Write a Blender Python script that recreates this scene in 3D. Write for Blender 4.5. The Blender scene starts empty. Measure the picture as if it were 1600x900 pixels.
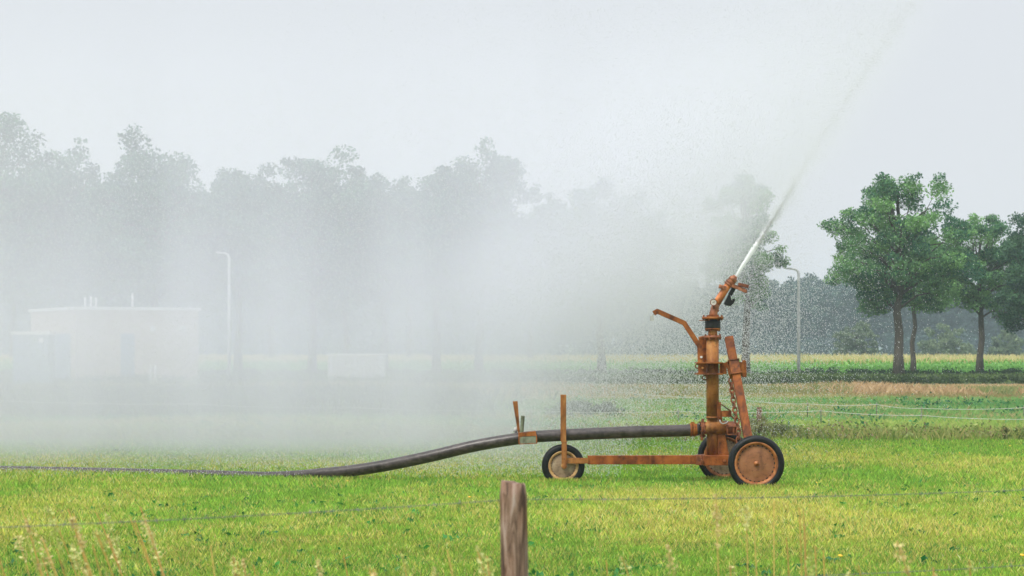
import bpy, bmesh, math, random
import numpy as np
from mathutils import Vector, Matrix

R = math.radians
random.seed(7)
C = bpy.context.scene.collection
scene = bpy.context.scene

# ------------------------------------------------------------------ camera
F, HOR, CH = 3250.0, 539.0, 1.69          # focal length in photo pixels, horizon row, eye height
cam_d = bpy.data.cameras.new('camera')
cam = bpy.data.objects.new('camera', cam_d)
C.objects.link(cam)
cam.location = (0, 0, CH)
cam.rotation_euler = (R(90), 0, 0)
cam_d.sensor_width = 36
cam_d.lens = F * 36 / 1600
cam_d.shift_y = (HOR - 450) / 1600
cam_d.clip_end = 5000
cam_d.dof.use_dof = True
cam_d.dof.focus_distance = 25.0
cam_d.dof.aperture_fstop = 6.0
scene.camera = cam

# ------------------------------------------------------------------ sky, sun, exposure
SUN_EL, SUN_AZ = 52, -60                    # sun up to the left and a little behind the camera
w = bpy.data.worlds.new('World')
scene.world = w
w.use_nodes = True
nt = w.node_tree
nt.nodes.clear()
N = nt.nodes.new
out = N('ShaderNodeOutputWorld'); bg = N('ShaderNodeBackground')
sky = N('ShaderNodeTexSky'); sky.sky_type = 'NISHITA'; sky.sun_disc = False
sky.sun_elevation = R(SUN_EL); sky.sun_rotation = R(180 + 40)
sky.air_density = 1.0; sky.dust_density = 3.0
tc = N('ShaderNodeTexCoord'); sep = N('ShaderNodeSeparateXYZ')
nt.links.new(tc.outputs['Generated'], sep.inputs[0])
mr = N('ShaderNodeMapRange'); mr.interpolation_type = 'SMOOTHSTEP'
mr.inputs['From Min'].default_value = 0.18; mr.inputs['From Max'].default_value = 0.9
nt.links.new(sep.outputs['Z'], mr.inputs['Value'])
cl = N('ShaderNodeMix'); cl.data_type = 'RGBA'     # overcast: the zenith is about three times as bright as the horizon
cl.inputs['A'].default_value = (7.85, 8.15, 8.55, 1); cl.inputs['B'].default_value = (17.5, 18.2, 19, 1)
nt.links.new(mr.outputs[0], cl.inputs['Factor'])
mx = N('ShaderNodeMix'); mx.data_type = 'RGBA'; mx.inputs['Factor'].default_value = 0.93
nt.links.new(sky.outputs[0], mx.inputs['A']); nt.links.new(cl.outputs['Result'], mx.inputs['B'])
nt.links.new(mx.outputs['Result'], bg.inputs['Color']); bg.inputs['Strength'].default_value = 0.10
nt.links.new(bg.outputs[0], out.inputs[0])
sd = bpy.data.lights.new('sun', 'SUN'); so = bpy.data.objects.new('sun', sd); C.objects.link(so)
sd.energy = 2.7; sd.angle = R(20); sd.color = (1.0, 0.95, 0.87)
so.location = (-20, -10, 30)
sun_dir = Vector((-math.cos(R(SUN_EL)) * math.sin(R(40)), -math.cos(R(SUN_EL)) * math.cos(R(40)), math.sin(R(SUN_EL))))
so.rotation_euler = (-sun_dir).to_track_quat('-Z', 'Y').to_euler()
scene.view_settings.view_transform = 'Standard'
scene.view_settings.look = 'None'
scene.view_settings.exposure = 0.0
scene.view_settings.gamma = 1.0
scene.view_settings.use_curve_mapping = False
cy = scene.cycles
cy.use_denoising = True
cy.max_bounces = 12; cy.diffuse_bounces = 3; cy.glossy_bounces = 2; cy.transmission_bounces = 4
cy.volume_bounces = 8; cy.transparent_max_bounces = 8
cy.caustics_reflective = False; cy.caustics_refractive = False

# ------------------------------------------------------------------ helpers
def at(px, py, Y):
    return Vector(((px - 800) / F * Y, Y, CH - (py - HOR) / F * Y))

def ground_z(y):
    if y < 120: return 0.0
    return -1.0 * min(1.0, (y - 120) / 6.0)

def tag(o, label=None, cat=None, group=None, kind=None):
    if label: o['label'] = label
    if cat: o['category'] = cat
    if group: o['group'] = group
    if kind: o['kind'] = kind
    return o

def link(name, me, mat, parent=None, loc=(0, 0, 0)):
    o = bpy.data.objects.new(name, me)
    C.objects.link(o)
    if mat: me.materials.append(mat)
    if parent: o.parent = parent
    else: o.location = loc
    return o

def empty(name, loc, label, cat, group=None):
    o = bpy.data.objects.new(name, None); C.objects.link(o)
    o.location = loc; o.empty_display_size = 0.3
    return tag(o, label, cat, group)

def root_loc(o):
    while o.parent: o = o.parent
    return o.location.copy()

class MB:
    """collects solids in world space; build() links them as one mesh object"""
    def __init__(s): s.v = []; s.f = []; s.sm = []
    def add(s, vs, fs, smooth=False):
        b = len(s.v); s.v += [tuple(v) for v in vs]
        s.f += [tuple(i + b for i in f) for f in fs]; s.sm += [smooth] * len(fs)
        return s
    def box(s, c, size, rot=None):
        hx, hy, hz = [q / 2 for q in size]; c = Vector(c)
        m = rot if rot is not None else Matrix.Identity(3)
        ch = min(hx, hy, hz) * 0.12
        vs = []
        # chamfered along the vertical-ish long edges: keep it an 8-corner box with small chamfers through bevel
        for x in (-hx, hx):
            for y in (-hy, hy):
                for z in (-hz, hz): vs.append(c + m @ Vector((x, y, z)))
        return s.add(vs, [(0, 1, 3, 2), (4, 6, 7, 5), (0, 4, 5, 1), (2, 3, 7, 6), (0, 2, 6, 4), (1, 5, 7, 3)])
    def bar(s, a, b, wx, wy, side=Vector((0, 1, 0))):
        """square bar from a to b; wx across, wy along `side`"""
        a = Vector(a); b = Vector(b); d = (b - a); L = d.length; d.normalize()
        y = (side - side.dot(d) * d).normalized(); x = y.cross(d)
        m = Matrix((x, y, d)).transposed()
        return s.box((a + b) / 2, (wx, wy, L), m)
    def tube(s, pts, rad, n=16, cap=True, smooth=True):
        pts = [Vector(p) for p in pts]; k = len(pts)
        if not hasattr(rad, '__len__'): rad = [rad] * k
        base = len(s.v); vs = []; prev = None
        for i, p in enumerate(pts):
            d = (pts[min(i + 1, k - 1)] - pts[max(i - 1, 0)]).normalized()
            ref = prev if prev is not None else (Vector((0, 0, 1)) if abs(d.z) < .9 else Vector((0, 1, 0)))
            u = (ref - ref.dot(d) * d).normalized(); prev = u; v = d.cross(u)
            for j in range(n):
                a = 2 * math.pi * j / n
                vs.append(p + (u * math.cos(a) + v * math.sin(a)) * rad[i])
        fs = [(i * n + j, i * n + (j + 1) % n, (i + 1) * n + (j + 1) % n, (i + 1) * n + j) for i in range(k - 1) for j in range(n)]
        s.add(vs, fs, smooth)
        if cap:
            b = len(s.v) - len(vs)
            s.f += [tuple(b + j for j in reversed(range(n))), tuple(b + (k - 1) * n + j for j in range(n))]; s.sm += [False, False]
        return s
    def cyl(s, a, b, r, n=20, smooth=True): return s.tube([a, b], r, n, True, smooth)
    def lathe(s, c, axis, prof, n=40, smooth=True):
        """profile of (along axis, radius) turned round axis through c"""
        c = Vector(c); d = Vector(axis).normalized()
        ref = Vector((0, 0, 1)) if abs(d.z) < .9 else Vector((1, 0, 0))
        u = (ref - ref.dot(d) * d).normalized(); v = d.cross(u)
        vs = []; k = len(prof)
        for (t, r) in prof:
            for j in range(n):
                a = 2 * math.pi * j / n
                vs.append(c + d * t + (u * math.cos(a) + v * math.sin(a)) * r)
        fs = [(i * n + j, (i + 1) * n + j, (i + 1) * n + (j + 1) % n, i * n + (j + 1) % n) for i in range(k - 1) for j in range(n)]
        return s.add(vs, fs, smooth)
    def prism(s, poly, y0, y1):
        """poly: list of world (x, z); extruded from depth y0 to y1"""
        k = len(poly)
        vs = [(x, y0, z) for x, z in poly] + [(x, y1, z) for x, z in poly]
        fs = [tuple(range(k)), tuple(reversed(range(k, 2 * k)))] + [(i, k + i, k + (i + 1) % k, (i + 1) % k) for i in range(k)]
        return s.add(vs, fs)
    def torus(s, c, axis, R0, r, n=24, m=8, squash=1.0):
        c = Vector(c); d = Vector(axis).normalized()
        ref = Vector((0, 0, 1)) if abs(d.z) < .9 else Vector((1, 0, 0))
        u = (ref - ref.dot(d) * d).normalized(); v = d.cross(u); vs = []
        for i in range(n):
            a = 2 * math.pi * i / n; e = u * math.cos(a) + v * math.sin(a) * squash
            for j in range(m):
                b = 2 * math.pi * j / m; vs.append(c + e * (R0 + r * math.cos(b)) + d * r * math.sin(b))
        fs = [(i * m + j, ((i + 1) % n) * m + j, ((i + 1) % n) * m + (j + 1) % m, i * m + (j + 1) % m) for i in range(n) for j in range(m)]
        return s.add(vs, fs, True)
    def build(s, name, mat, parent=None, bevel=0.0):
        me = bpy.data.meshes.new(name)
        L = root_loc(parent) if parent else Vector((0, 0, 0))
        me.from_pydata([tuple(Vector(v) - L) for v in s.v], [], s.f)
        me.polygons.foreach_set('use_smooth', s.sm)
        bm = bmesh.new(); bm.from_mesh(me); bmesh.ops.recalc_face_normals(bm, faces=bm.faces); bm.to_mesh(me); bm.free()
        o = link(name, me, mat, parent)
        if bevel:
            b = o.modifiers.new('bevel', 'BEVEL'); b.width = bevel; b.segments = 2; b.limit_method = 'ANGLE'; b.angle_limit = R(40)
        return o

def np_mesh(name, V, Fc, col=None, smooth=False):
    V = np.ascontiguousarray(V, dtype=np.float32).reshape(-1, 3); Fc = np.ascontiguousarray(Fc, dtype=np.int32)
    nf, k = Fc.shape
    me = bpy.data.meshes.new(name)
    me.vertices.add(len(V)); me.vertices.foreach_set('co', V.ravel())
    me.loops.add(nf * k); me.loops.foreach_set('vertex_index', Fc.ravel())
    me.polygons.add(nf); me.polygons.foreach_set('loop_start', np.arange(0, nf * k, k, dtype=np.int32))
    me.polygons.foreach_set('loop_total', np.full(nf, k, dtype=np.int32))
    if smooth: me.polygons.foreach_set('use_smooth', np.ones(nf, dtype=bool))
    me.update(calc_edges=True)
    if col is not None:
        a = me.color_attributes.new('Col', 'FLOAT_COLOR', 'POINT')
        c4 = np.ones((len(V), 4), dtype=np.float32); c4[:, :3] = col
        a.data.foreach_set('color', c4.ravel())
    return me

# ------------------------------------------------------------------ materials
def mat(name):
    m = bpy.data.materials.new(name); m.use_nodes = True
    n = m.node_tree; b = n.nodes['Principled BSDF']
    return m, n, b

def noise_ramp(n, stops, scale, detail=6, rough=.6, coord='Object', stretch=None, dist=0.0):
    tc = n.nodes.new('ShaderNodeTexCoord'); t = n.nodes.new('ShaderNodeTexNoise')
    t.inputs['Scale'].default_value = scale; t.inputs['Detail'].default_value = detail; t.inputs['Roughness'].default_value = rough
    t.inputs['Distortion'].default_value = dist
    if stretch:
        mp = n.nodes.new('ShaderNodeMapping'); mp.inputs['Scale'].default_value = stretch
        n.links.new(tc.outputs[coord], mp.inputs[0]); n.links.new(mp.outputs[0], t.inputs['Vector'])
    else: n.links.new(tc.outputs[coord], t.inputs['Vector'])
    r = n.nodes.new('ShaderNodeValToRGB'); e = r.color_ramp.elements
    while len(e) < len(stops): e.new(0.5)
    for i, (p, c) in enumerate(stops): e[i].position = p; e[i].color = (*c, 1)
    n.links.new(t.outputs['Fac'], r.inputs[0])
    return t, r

def surface(name, stops, scale, rough=.6, metal=0.0, bump=0.0, stretch=None, rvar=None, spec=.5, dist=0.0, speck=0):
    m, n, b = mat(name)
    t, r = noise_ramp(n, stops, scale, stretch=stretch, dist=dist)
    if speck:                                   # fine grit: pits, dust, chipped spots
        t2, r2 = noise_ramp(n, [(.34, (.55, .48, .44)), (.46, (1.0, 1.0, 1.0)), (.60, (1.0, 1.0, 1.0)), (.70, (1.25, 1.25, 1.2))], speck, detail=8, rough=.7)
        mm = n.nodes.new('ShaderNodeMix'); mm.data_type = 'RGBA'; mm.blend_type = 'MULTIPLY'; mm.inputs['Factor'].default_value = 1
        n.links.new(r.outputs[0], mm.inputs['A']); n.links.new(r2.outputs[0], mm.inputs['B']); t3, r3 = noise_ramp(n, [(.36, (.34, .30, .28)), (.48, (.95, .95, .95)), (.62, (1.06, 1.06, 1.06))], 4.5, detail=5, rough=.65, stretch=(1.2, 1.2, .45), dist=.6)   # dark grime runs
        m3 = n.nodes.new('ShaderNodeMix'); m3.data_type = 'RGBA'; m3.blend_type = 'MULTIPLY'; m3.inputs['Factor'].default_value = .85
        n.links.new(mm.outputs['Result'], m3.inputs['A']); n.links.new(r3.outputs[0], m3.inputs['B']); n.links.new(m3.outputs['Result'], b.inputs['Base Color'])
    else: n.links.new(r.outputs[0], b.inputs['Base Color'])
    b.inputs['Roughness'].default_value = rough; b.inputs['Metallic'].default_value = metal
    b.inputs['Specular IOR Level'].default_value = spec
    if rvar:
        q = n.nodes.new('ShaderNodeMapRange'); q.inputs['To Min'].default_value = rvar[0]; q.inputs['To Max'].default_value = rvar[1]
        n.links.new(t.outputs['Fac'], q.inputs['Value']); n.links.new(q.outputs[0], b.inputs['Roughness'])
    if bump:
        bp = n.nodes.new('ShaderNodeBump'); bp.inputs['Strength'].default_value = bump; bp.inputs['Distance'].default_value = .01
        n.links.new(t.outputs['Fac'], bp.inputs['Height']); n.links.new(bp.outputs[0], b.inputs['Normal'])
    return m

def leaf_mat(name, trans=.35, rough=.55, spec=.3, gain=1.0):
    m, n, b = mat(name)
    a = n.nodes.new('ShaderNodeAttribute'); a.attribute_name = 'Col'
    b.inputs['Roughness'].default_value = rough; b.inputs['Specular IOR Level'].default_value = spec
    n.links.new(a.outputs['Color'], b.inputs['Base Color'])
    tr = n.nodes.new('ShaderNodeBsdfTranslucent'); n.links.new(a.outputs['Color'], tr.inputs['Color'])
    ms = n.nodes.new('ShaderNodeMixShader'); ms.inputs[0].default_value = trans
    n.links.new(b.outputs[0], ms.inputs[1]); n.links.new(tr.outputs[0], ms.inputs[2])
    n.links.new(ms.outputs[0], n.nodes['Material Output'].inputs['Surface'])
    return m

M = {}
M['rust'] = surface('rust_paint', [(.32, (.055, .018, .007)), (.44, (.19, .054, .010)), (.56, (.30, .094, .016)), (.72, (.40, .17, .045))], 9, rvar=(.42, .8), spec=.28, bump=.25, speck=24)
M['rust_beam'] = surface('rust_beam', [(.30, (.070, .021, .006)), (.46, (.225, .058, .009)), (.66, (.34, .102, .016))], 7, rvar=(.42, .8), spec=.28, bump=.2, speck=24)
M['rust_tan'] = surface('rust_tan', [(.28, (.11, .034, .010)), (.42, (.26, .092, .020)), (.55, (.36, .150, .036)), (.74, (.42, .24, .09))], 8, rvar=(.42, .8), spec=.28, bump=.25, speck=24, stretch=(1.3, 1.3, .35))
M['rust_dark'] = surface('rust_dark', [(.3, (.05, .018, .008)), (.5, (.19, .052, .014)), (.7, (.32, .105, .03))], 18, rvar=(.35, .8), bump=.3)
M['orange'] = surface('orange_paint', [(.30, (.40, .115, .03)), (.45, (.66, .21, .055)), (.7, (.72, .27, .085))], 9, rough=.35, speck=24)
M['pink_rust'] = surface('pinkish_rust', [(.3, (.14, .045, .02)), (.5, (.34, .12, .05)), (.7, (.42, .19, .09))], 22, rough=.55, bump=.25, speck=24)
M['wheel_disc'] = surface('wheel_disc_rust', [(.30, (.15, .056, .020)), (.5, (.25, .098, .034)), (.72, (.31, .14, .058))], 7, rough=.6, bump=.15, speck=34)
M['wheel_disc_pale'] = surface('wheel_disc_pale', [(.30, (.17, .12, .075)), (.5, (.30, .21, .13)), (.72, (.42, .33, .22))], 8, rough=.6, bump=.15, speck=34)
M['rim_orange'] = surface('rim_orange', [(.3, (.20, .062, .018)), (.5, (.36, .120, .030)), (.7, (.44, .19, .06))], 14, rough=.5, bump=.2, speck=24)
M['rim_tan'] = surface('rim_tan', [(.3, (.34, .19, .07)), (.5, (.52, .31, .12)), (.7, (.60, .40, .19))], 14, rough=.5, bump=.2, speck=24)
M['tyre'] = surface('tyre_rubber', [(.35, (.004, .0045, .005)), (.6, (.010, .011, .012)), (.8, (.028, .028, .026))], 14, rvar=(.35, .6), bump=.12, spec=.22)
M['black'] = surface('black_rubber', [(.3, (.004, .005, .005)), (.7, (.016, .017, .017))], 20, rough=.45, bump=.2, spec=.25)
M['hose'] = surface('hose_rubber', [(.3, (.022, .016, .015)), (.5, (.048, .036, .033)), (.7, (.085, .068, .062))], 26, rvar=(.25, .45), bump=.3, stretch=(.5, 1, 1), speck=24)
M['greenish'] = surface('green_grey_paint', [(.3, (.10, .10, .06)), (.55, (.20, .23, .16)), (.75, (.28, .16, .07))], 16, rough=.55, bump=.2, speck=24)
M['white_plastic'] = surface('white_plastic', [(.3, (.34, .34, .33)), (.7, (.48, .48, .46))], 12, rough=.5)
M['dial'] = surface('dial_white', [(.3, (.50, .47, .43)), (.7, (.70, .67, .62))], 30, rough=.3)
M['steel'] = surface('galvanised_steel', [(.3, (.50, .51, .52)), (.7, (.66, .67, .68))], 5, rough=.5)
M['slot'] = surface('slot_dark', [(.35, (.012, .008, .006)), (.6, (.05, .022, .012)), (.8, (.18, .08, .03))], 3, rough=.8)  # black-brown tone of the slot marks on the wheel discs
M['bark'] = surface('bark', [(.3, (.045, .038, .030)), (.55, (.095, .080, .062)), (.75, (.16, .14, .11))], 6, rough=.9, bump=.6, stretch=(3, 3, .6))
M['leaf'] = leaf_mat('oak_leaves')
M['grassblade'] = leaf_mat('grass_blades', trans=.3, rough=.5, spec=.35)
M['cornleaf'] = leaf_mat('corn_leaves', trans=.3)
M['brick'] = None
M['wire'] = surface('galvanised_wire', [(.3, (.12, .13, .11)), (.7, (.26, .27, .24))], 30, rough=.6, metal=.4)
M['tape'] = surface('white_tape', [(.3, (.50, .50, .45)), (.7, (.62, .62, .57))], 4, rough=.6)

def wood_mat():
    m, n, b = mat('weathered_wood')
    t, r = noise_ramp(n, [(.33, (.018, .011, .008)), (.43, (.12, .072, .048)), (.52, (.27, .175, .125)), (.62, (.42, .33, .29)), (.75, (.58, .50, .42))], 13, detail=9, rough=.72, stretch=(2.6, 2.6, .25), dist=.8)
    t2, r2 = noise_ramp(n, [(.42, (1, 1, 1)), (.62, (.72, .50, .36))], 5, stretch=(2.2, 2.2, .5))
    mm = n.nodes.new('ShaderNodeMix'); mm.data_type = 'RGBA'; mm.blend_type = 'MULTIPLY'; mm.inputs['Factor'].default_value = .9
    n.links.new(r.outputs[0], mm.inputs['A']); n.links.new(r2.outputs[0], mm.inputs['B'])
    n.links.new(mm.outputs['Result'], b.inputs['Base Color']); b.inputs['Roughness'].default_value = .85
    bp = n.nodes.new('ShaderNodeBump'); bp.inputs['Strength'].default_value = .7; bp.inputs['Distance'].default_value = .01
    n.links.new(t.outputs['Fac'], bp.inputs['Height']); n.links.new(bp.outputs[0], b.inputs['Normal'])
    return m
M['wood'] = wood_mat()

def brick_mat():
    m, n, b = mat('pale_brick')
    tc = n.nodes.new('ShaderNodeTexCoord'); br = n.nodes.new('ShaderNodeTexBrick')
    br.inputs['Scale'].default_value = 4.5
    br.inputs['Color1'].default_value = (.40, .30, .24, 1); br.inputs['Color2'].default_value = (.48, .38, .31, 1)
    br.inputs['Mortar'].default_value = (.50, .46, .42, 1)
    mp = n.nodes.new('ShaderNodeMapping'); mp.inputs['Rotation'].default_value = (R(90), 0, 0)
    n.links.new(tc.outputs['Object'], mp.inputs[0]); n.links.new(mp.outputs[0], br.inputs['Vector'])
    n.links.new(br.outputs['Color'], b.inputs['Base Color']); b.inputs['Roughness'].default_value = .85
    return m
M['brick'] = brick_mat()
M['blue_door'] = surface('blue_grey_door', [(.3, (.12, .17, .24)), (.7, (.17, .23, .31))], 2, rough=.5)
M['dark_blue'] = surface('blue_grey_panel', [(.3, (.10, .16, .20)), (.7, (.16, .23, .27))], 2, rough=.5)
M['white_trim'] = surface('white_trim', [(.3, (.56, .56, .56)), (.7, (.66, .66, .66))], 2, rough=.5)

def ground_mat():
    m, n, b = mat('field_ground')
    tc = n.nodes.new('ShaderNodeTexCoord'); sp = n.nodes.new('ShaderNodeSeparateXYZ'); n.links.new(tc.outputs['Object'], sp.inputs[0])
    nz = n.nodes.new('ShaderNodeTexNoise'); nz.inputs['Scale'].default_value = .25; nz.inputs['Detail'].default_value = 5
    n.links.new(tc.outputs['Object'], nz.inputs['Vector'])
    ma = n.nodes.new('ShaderNodeMath'); ma.operation = 'MULTIPLY_ADD'; ma.inputs[1].default_value = 6; n.links.new(nz.outputs['Fac'], ma.inputs[0]); n.links.new(sp.outputs['Y'], ma.inputs[2])
    mr = n.nodes.new('ShaderNodeMapRange'); mr.inputs['From Min'].default_value = 3; mr.inputs['From Max'].default_value = 153
    n.links.new(ma.outputs[0], mr.inputs['Value'])
    r = n.nodes.new('ShaderNodeValToRGB'); e = r.color_ramp.elements
    st = [(0, (.20, .26, .05)), (.20, (.23, .28, .06)), (.235, (.17, .19, .06)), (.26, (.13, .24, .075)), (.42, (.13, .22, .075)), (.445, (.36, .28, .13)), (.57, (.38, .30, .14)), (.60, (.085, .11, .05)), (.80, (.08, .12, .04)), (1, (.07, .11, .04))]
    while len(e) < len(st): e.new(.5)
    for i, (p, c) in enumerate(st): e[i].position = p; e[i].color = (*c, 1)
    n.links.new(mr.outputs[0], r.inputs[0])
    t2, r2 = noise_ramp(n, [(.3, (.55, .6, .5)), (.55, (1, 1, 1)), (.75, (1.25, 1.15, 1.0))], 1.7, detail=10, rough=.75)
    mm = n.nodes.new('ShaderNodeMix'); mm.data_type = 'RGBA'; mm.blend_type = 'MULTIPLY'; mm.inputs['Factor'].default_value = 1
    n.links.new(r.outputs[0], mm.inputs['A']); n.links.new(r2.outputs[0], mm.inputs['B'])
    n.links.new(mm.outputs['Result'], b.inputs['Base Color']); b.inputs['Roughness'].default_value = .95; b.inputs['Specular IOR Level'].default_value = .1
    return m

# ------------------------------------------------------------------ ground
ys = sorted(set([-40, -10, 0] + list(range(4, 132, 4)) + [118, 119, 120, 121, 122, 123, 124, 125, 126, 127, 130, 150, 200, 300, 500, 900, 1600, 2500]))
xs = [-1500, -700, -300, -150, -80, -50] + list(range(-40, 41, 4)) + [50, 80, 150, 300, 700, 1500]
V = []; Fq = []
for j, y in enumerate(ys):
    for i, x in enumerate(xs): V.append((x, y, ground_z(y)))
nx = len(xs)
for j in range(len(ys) - 1):
    for i in range(nx - 1): Fq.append((j * nx + i, j * nx + i + 1, (j + 1) * nx + i + 1, (j + 1) * nx + i))
g = link('ground', np_mesh('ground', V, Fq), ground_mat()); tag(g, 'flat grassy farmland under the sprinkler', 'ground', kind='structure')

# ------------------------------------------------------------------ numpy noise for colouring vegetation
rng = np.random.default_rng(11)
def vnoise(x, y, seed=0):
    r = np.random.default_rng(seed); G = r.random((256, 256))
    xi = np.floor(x).astype(int); yi = np.floor(y).astype(int); fx = x - xi; fy = y - yi
    fx = fx * fx * (3 - 2 * fx); fy = fy * fy * (3 - 2 * fy)
    a = G[xi % 256, yi % 256]; b = G[(xi + 1) % 256, yi % 256]; c = G[xi % 256, (yi + 1) % 256]; d = G[(xi + 1) % 256, (yi + 1) % 256]
    return (a * (1 - fx) + b * fx) * (1 - fy) + (c * (1 - fx) + d * fx) * fy
def fbm(x, y, s, seed=0):
    return .55 * vnoise(x / s, y / s, seed) + .3 * vnoise(x / s * 2.1, y / s * 2.1, seed + 1) + .15 * vnoise(x / s * 4.3, y / s * 4.3, seed + 2)

def blades(x, y, z, h, wdt, lean, col, tipcol=None):
    """one bent two-triangle blade per point"""
    n = len(x); a = rng.random(n) * 2 * np.pi; ca, sa = np.cos(a), np.sin(a)
    b = rng.random(n) * 2 * np.pi; l = lean * h * (.3 + rng.random(n))
    ox, oy = np.cos(b) * l, np.sin(b) * l
    V = np.zeros((n, 4, 3)); hw = wdt / 2
    V[:, 0] = np.stack([x - ca * hw, y - sa * hw, z], 1)
    V[:, 1] = np.stack([x + ca * hw, y + sa * hw, z], 1)
    V[:, 2] = np.stack([x + ox * .35 + ca * hw * .8, y + oy * .35 + sa * hw * .8, z + h * .55], 1)
    V[:, 3] = np.stack([x + ox, y + oy, z + h * np.sqrt(np.clip(1 - (l / h) ** 2 * .5, .2, 1))], 1)
    Fc = np.arange(n)[:, None, None] * 4 + np.array([[0, 1, 2], [0, 2, 3]])[None]
    cc = np.repeat(col[:, None, :], 4, 1)
    if tipcol is not None: cc[:, 3] = tipcol
    return V.reshape(-1, 3), Fc.reshape(-1, 3), cc.reshape(-1, 3)

def scatter(y0, y1, dens, margin=1.5):
    """points between two depths inside the widening strip the field of view covers, plus a margin"""
    xm = .246 * y1 + margin
    n = int(2 * xm * (y1 - y0) * dens)
    x = rng.uniform(-xm, xm, n); y = rng.uniform(y0, y1, n)
    k = np.abs(x) < .246 * y + margin
    return x[k], y[k]

def mixc(a, b, t): return a[None] * (1 - t[:, None]) + b[None] * t[:, None]
GREEN = np.array([.21, .43, .048]); STRAW = np.array([.80, .64, .23]); YELGR = np.array([.56, .56, .095]); DEEP = np.array([.04, .22, .05]); LIME = np.array([.36, .54, .09])

# mown field
Vs, Fs, Cs = [], [], []; off = 0
def push(t):
    global off
    Vs.append(t[0]); Fs.append(t[1] + off); Cs.append(t[2]); off += len(t[0])
def flush(name, mt, label, cat, kind='stuff'):
    global Vs, Fs, Cs, off
    o = link(name, np_mesh(name, np.concatenate(Vs), np.concatenate(Fs), np.concatenate(Cs)), mt)
    tag(o, label, cat, kind=kind); Vs, Fs, Cs, off = [], [], [], 0
    return o
for (y0, y1, dens, hh, ww) in ((5, 13, 300, .05, .006), (13, 18, 4200, .045, .0040), (18, 24, 3000, .060, .0045), (24, 30, 2000, .072, .0055), (30, 37, 1300, .07, .007)):
    x, y = scatter(y0, y1, dens)
    patch = fbm(x, y * .45, 2.4, 3); fine = fbm(x, y, .35, 9)
    # straw share: bands across the field (swaths of the mower) and patches
    band = .44 + .22 * np.sin(y * .62 + 1.4) * np.clip((34 - y) / 8, 0, 1)
    st = np.clip(band + (patch - .5) * 1.7 + (fine - .5) * 1.3, 0, 1) * np.clip((37.5 - y) / 8, .25, 1)
    st = st * np.clip((y - 12.0) / 6, .45, 1)          # greener towards the fence
    u = rng.random(len(x))
    base = mixc(GREEN, YELGR, np.clip(st + rng.normal(0, .18, len(x)), 0, 1))
    straw = u < st * .62
    base[straw] = mixc(YELGR, STRAW, rng.random(straw.sum()))
    deep = (fine > .54) & (rng.random(len(x)) < .6) & (~straw)
    base[deep] = mixc(GREEN, DEEP, rng.random(deep.sum()))
    lime = (rng.random(len(x)) < .18) & (~straw)
    base[lime] = mixc(GREEN, LIME, rng.random(lime.sum()))
    base *= (.95 if y0 > 17 else .86) * np.exp(rng.normal(0, .32, len(x)))[:, None] * (.72 + .56 * fbm(x, y, .22, 61))[:, None]
    h = hh * (0.55 + .8 * rng.random(len(x))) * (.8 + .5 * patch)
    push(blades(x, y, np.zeros(len(x)), h * 1.15, ww * .9 * (.7 + .7 * rng.random(len(x))), .48, np.clip(base, .004, .8)))
for (wx, wy, hw_) in ((2.82, 23.93, .36), (2.60, 25.36, .36), (.615, 24.93, .28), (.615, 25.05, .28)):   # uncut tufts round the tyres
    n = 900; x = wx + rng.normal(0, hw_ * .55, n); y = wy + rng.normal(-.06, .07, n)
    b_ = mixc(GREEN, YELGR, rng.random(n)); t_ = rng.random(n) < .3; b_[t_] = mixc(YELGR, STRAW, rng.random(t_.sum()))
    push(blades(x, y, np.zeros(n), .055 + .065 * rng.random(n), np.full(n, .0055), .45, np.clip(b_ * .85 * np.exp(rng.normal(0, .3, n))[:, None], .004, .8)))
flush('mown_grass', M['grassblade'], 'short mown green and straw coloured grass around the cart', 'grass')

# broad leafed weeds in the mown grass
x, y = scatter(11, 36, 3.5)
Vl, Fl, Cl = [], [], []
def leaves(cx, cy, cz, n, rad, size, col, flat=.5, jitter=.2):
    """n rhombic leaves scattered round every centre"""
    k = len(cx); tot = k * n
    p = rng.normal(0, 1, (k, n, 3)) * np.asarray(rad).reshape(-1, 1, 1) * np.array([1, 1, flat]) + np.stack([cx, cy, cz], 1)[:, None]
    p = p.reshape(-1, 3)
    d = rng.normal(0, 1, (tot, 3)); d /= np.linalg.norm(d, axis=1)[:, None]
    e = rng.normal(0, 1, (tot, 3)); e -= (e * d).sum(1)[:, None] * d; e /= np.linalg.norm(e, axis=1)[:, None]
    s = (np.repeat(np.broadcast_to(np.asarray(size, float), (k,)), n) * (.6 + .8 * rng.random(tot)))[:, None]
    Vv = np.stack([p - d * s * .5, p + e * s * .28 - d * s * .05, p + d * s * .5, p - e * s * .28 - d * s * .05], 1)
    c = np.repeat(col, n, 0) * (1 + rng.normal(0, jitter, tot))[:, None]
    c = np.repeat(np.clip(c, .004, .8)[:, None], 4, 1)
    return Vv.reshape(-1, 3), np.arange(tot * 4).reshape(-1, 4), c.reshape(-1, 3)
keep = fbm(x, y, 1.6, 21) > .47
x, y = x[keep], y[keep]
push(leaves(x, y, np.full(len(x), .035), 8, .034, .062, mixc(np.array([.02, .15, .04]), np.array([.06, .26, .04]), rng.random(len(x))), flat=.4))
flush('clover_weeds', M['grassblade'], 'dark green broad leaved weeds scattered in the mown grass', 'weeds')

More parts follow.
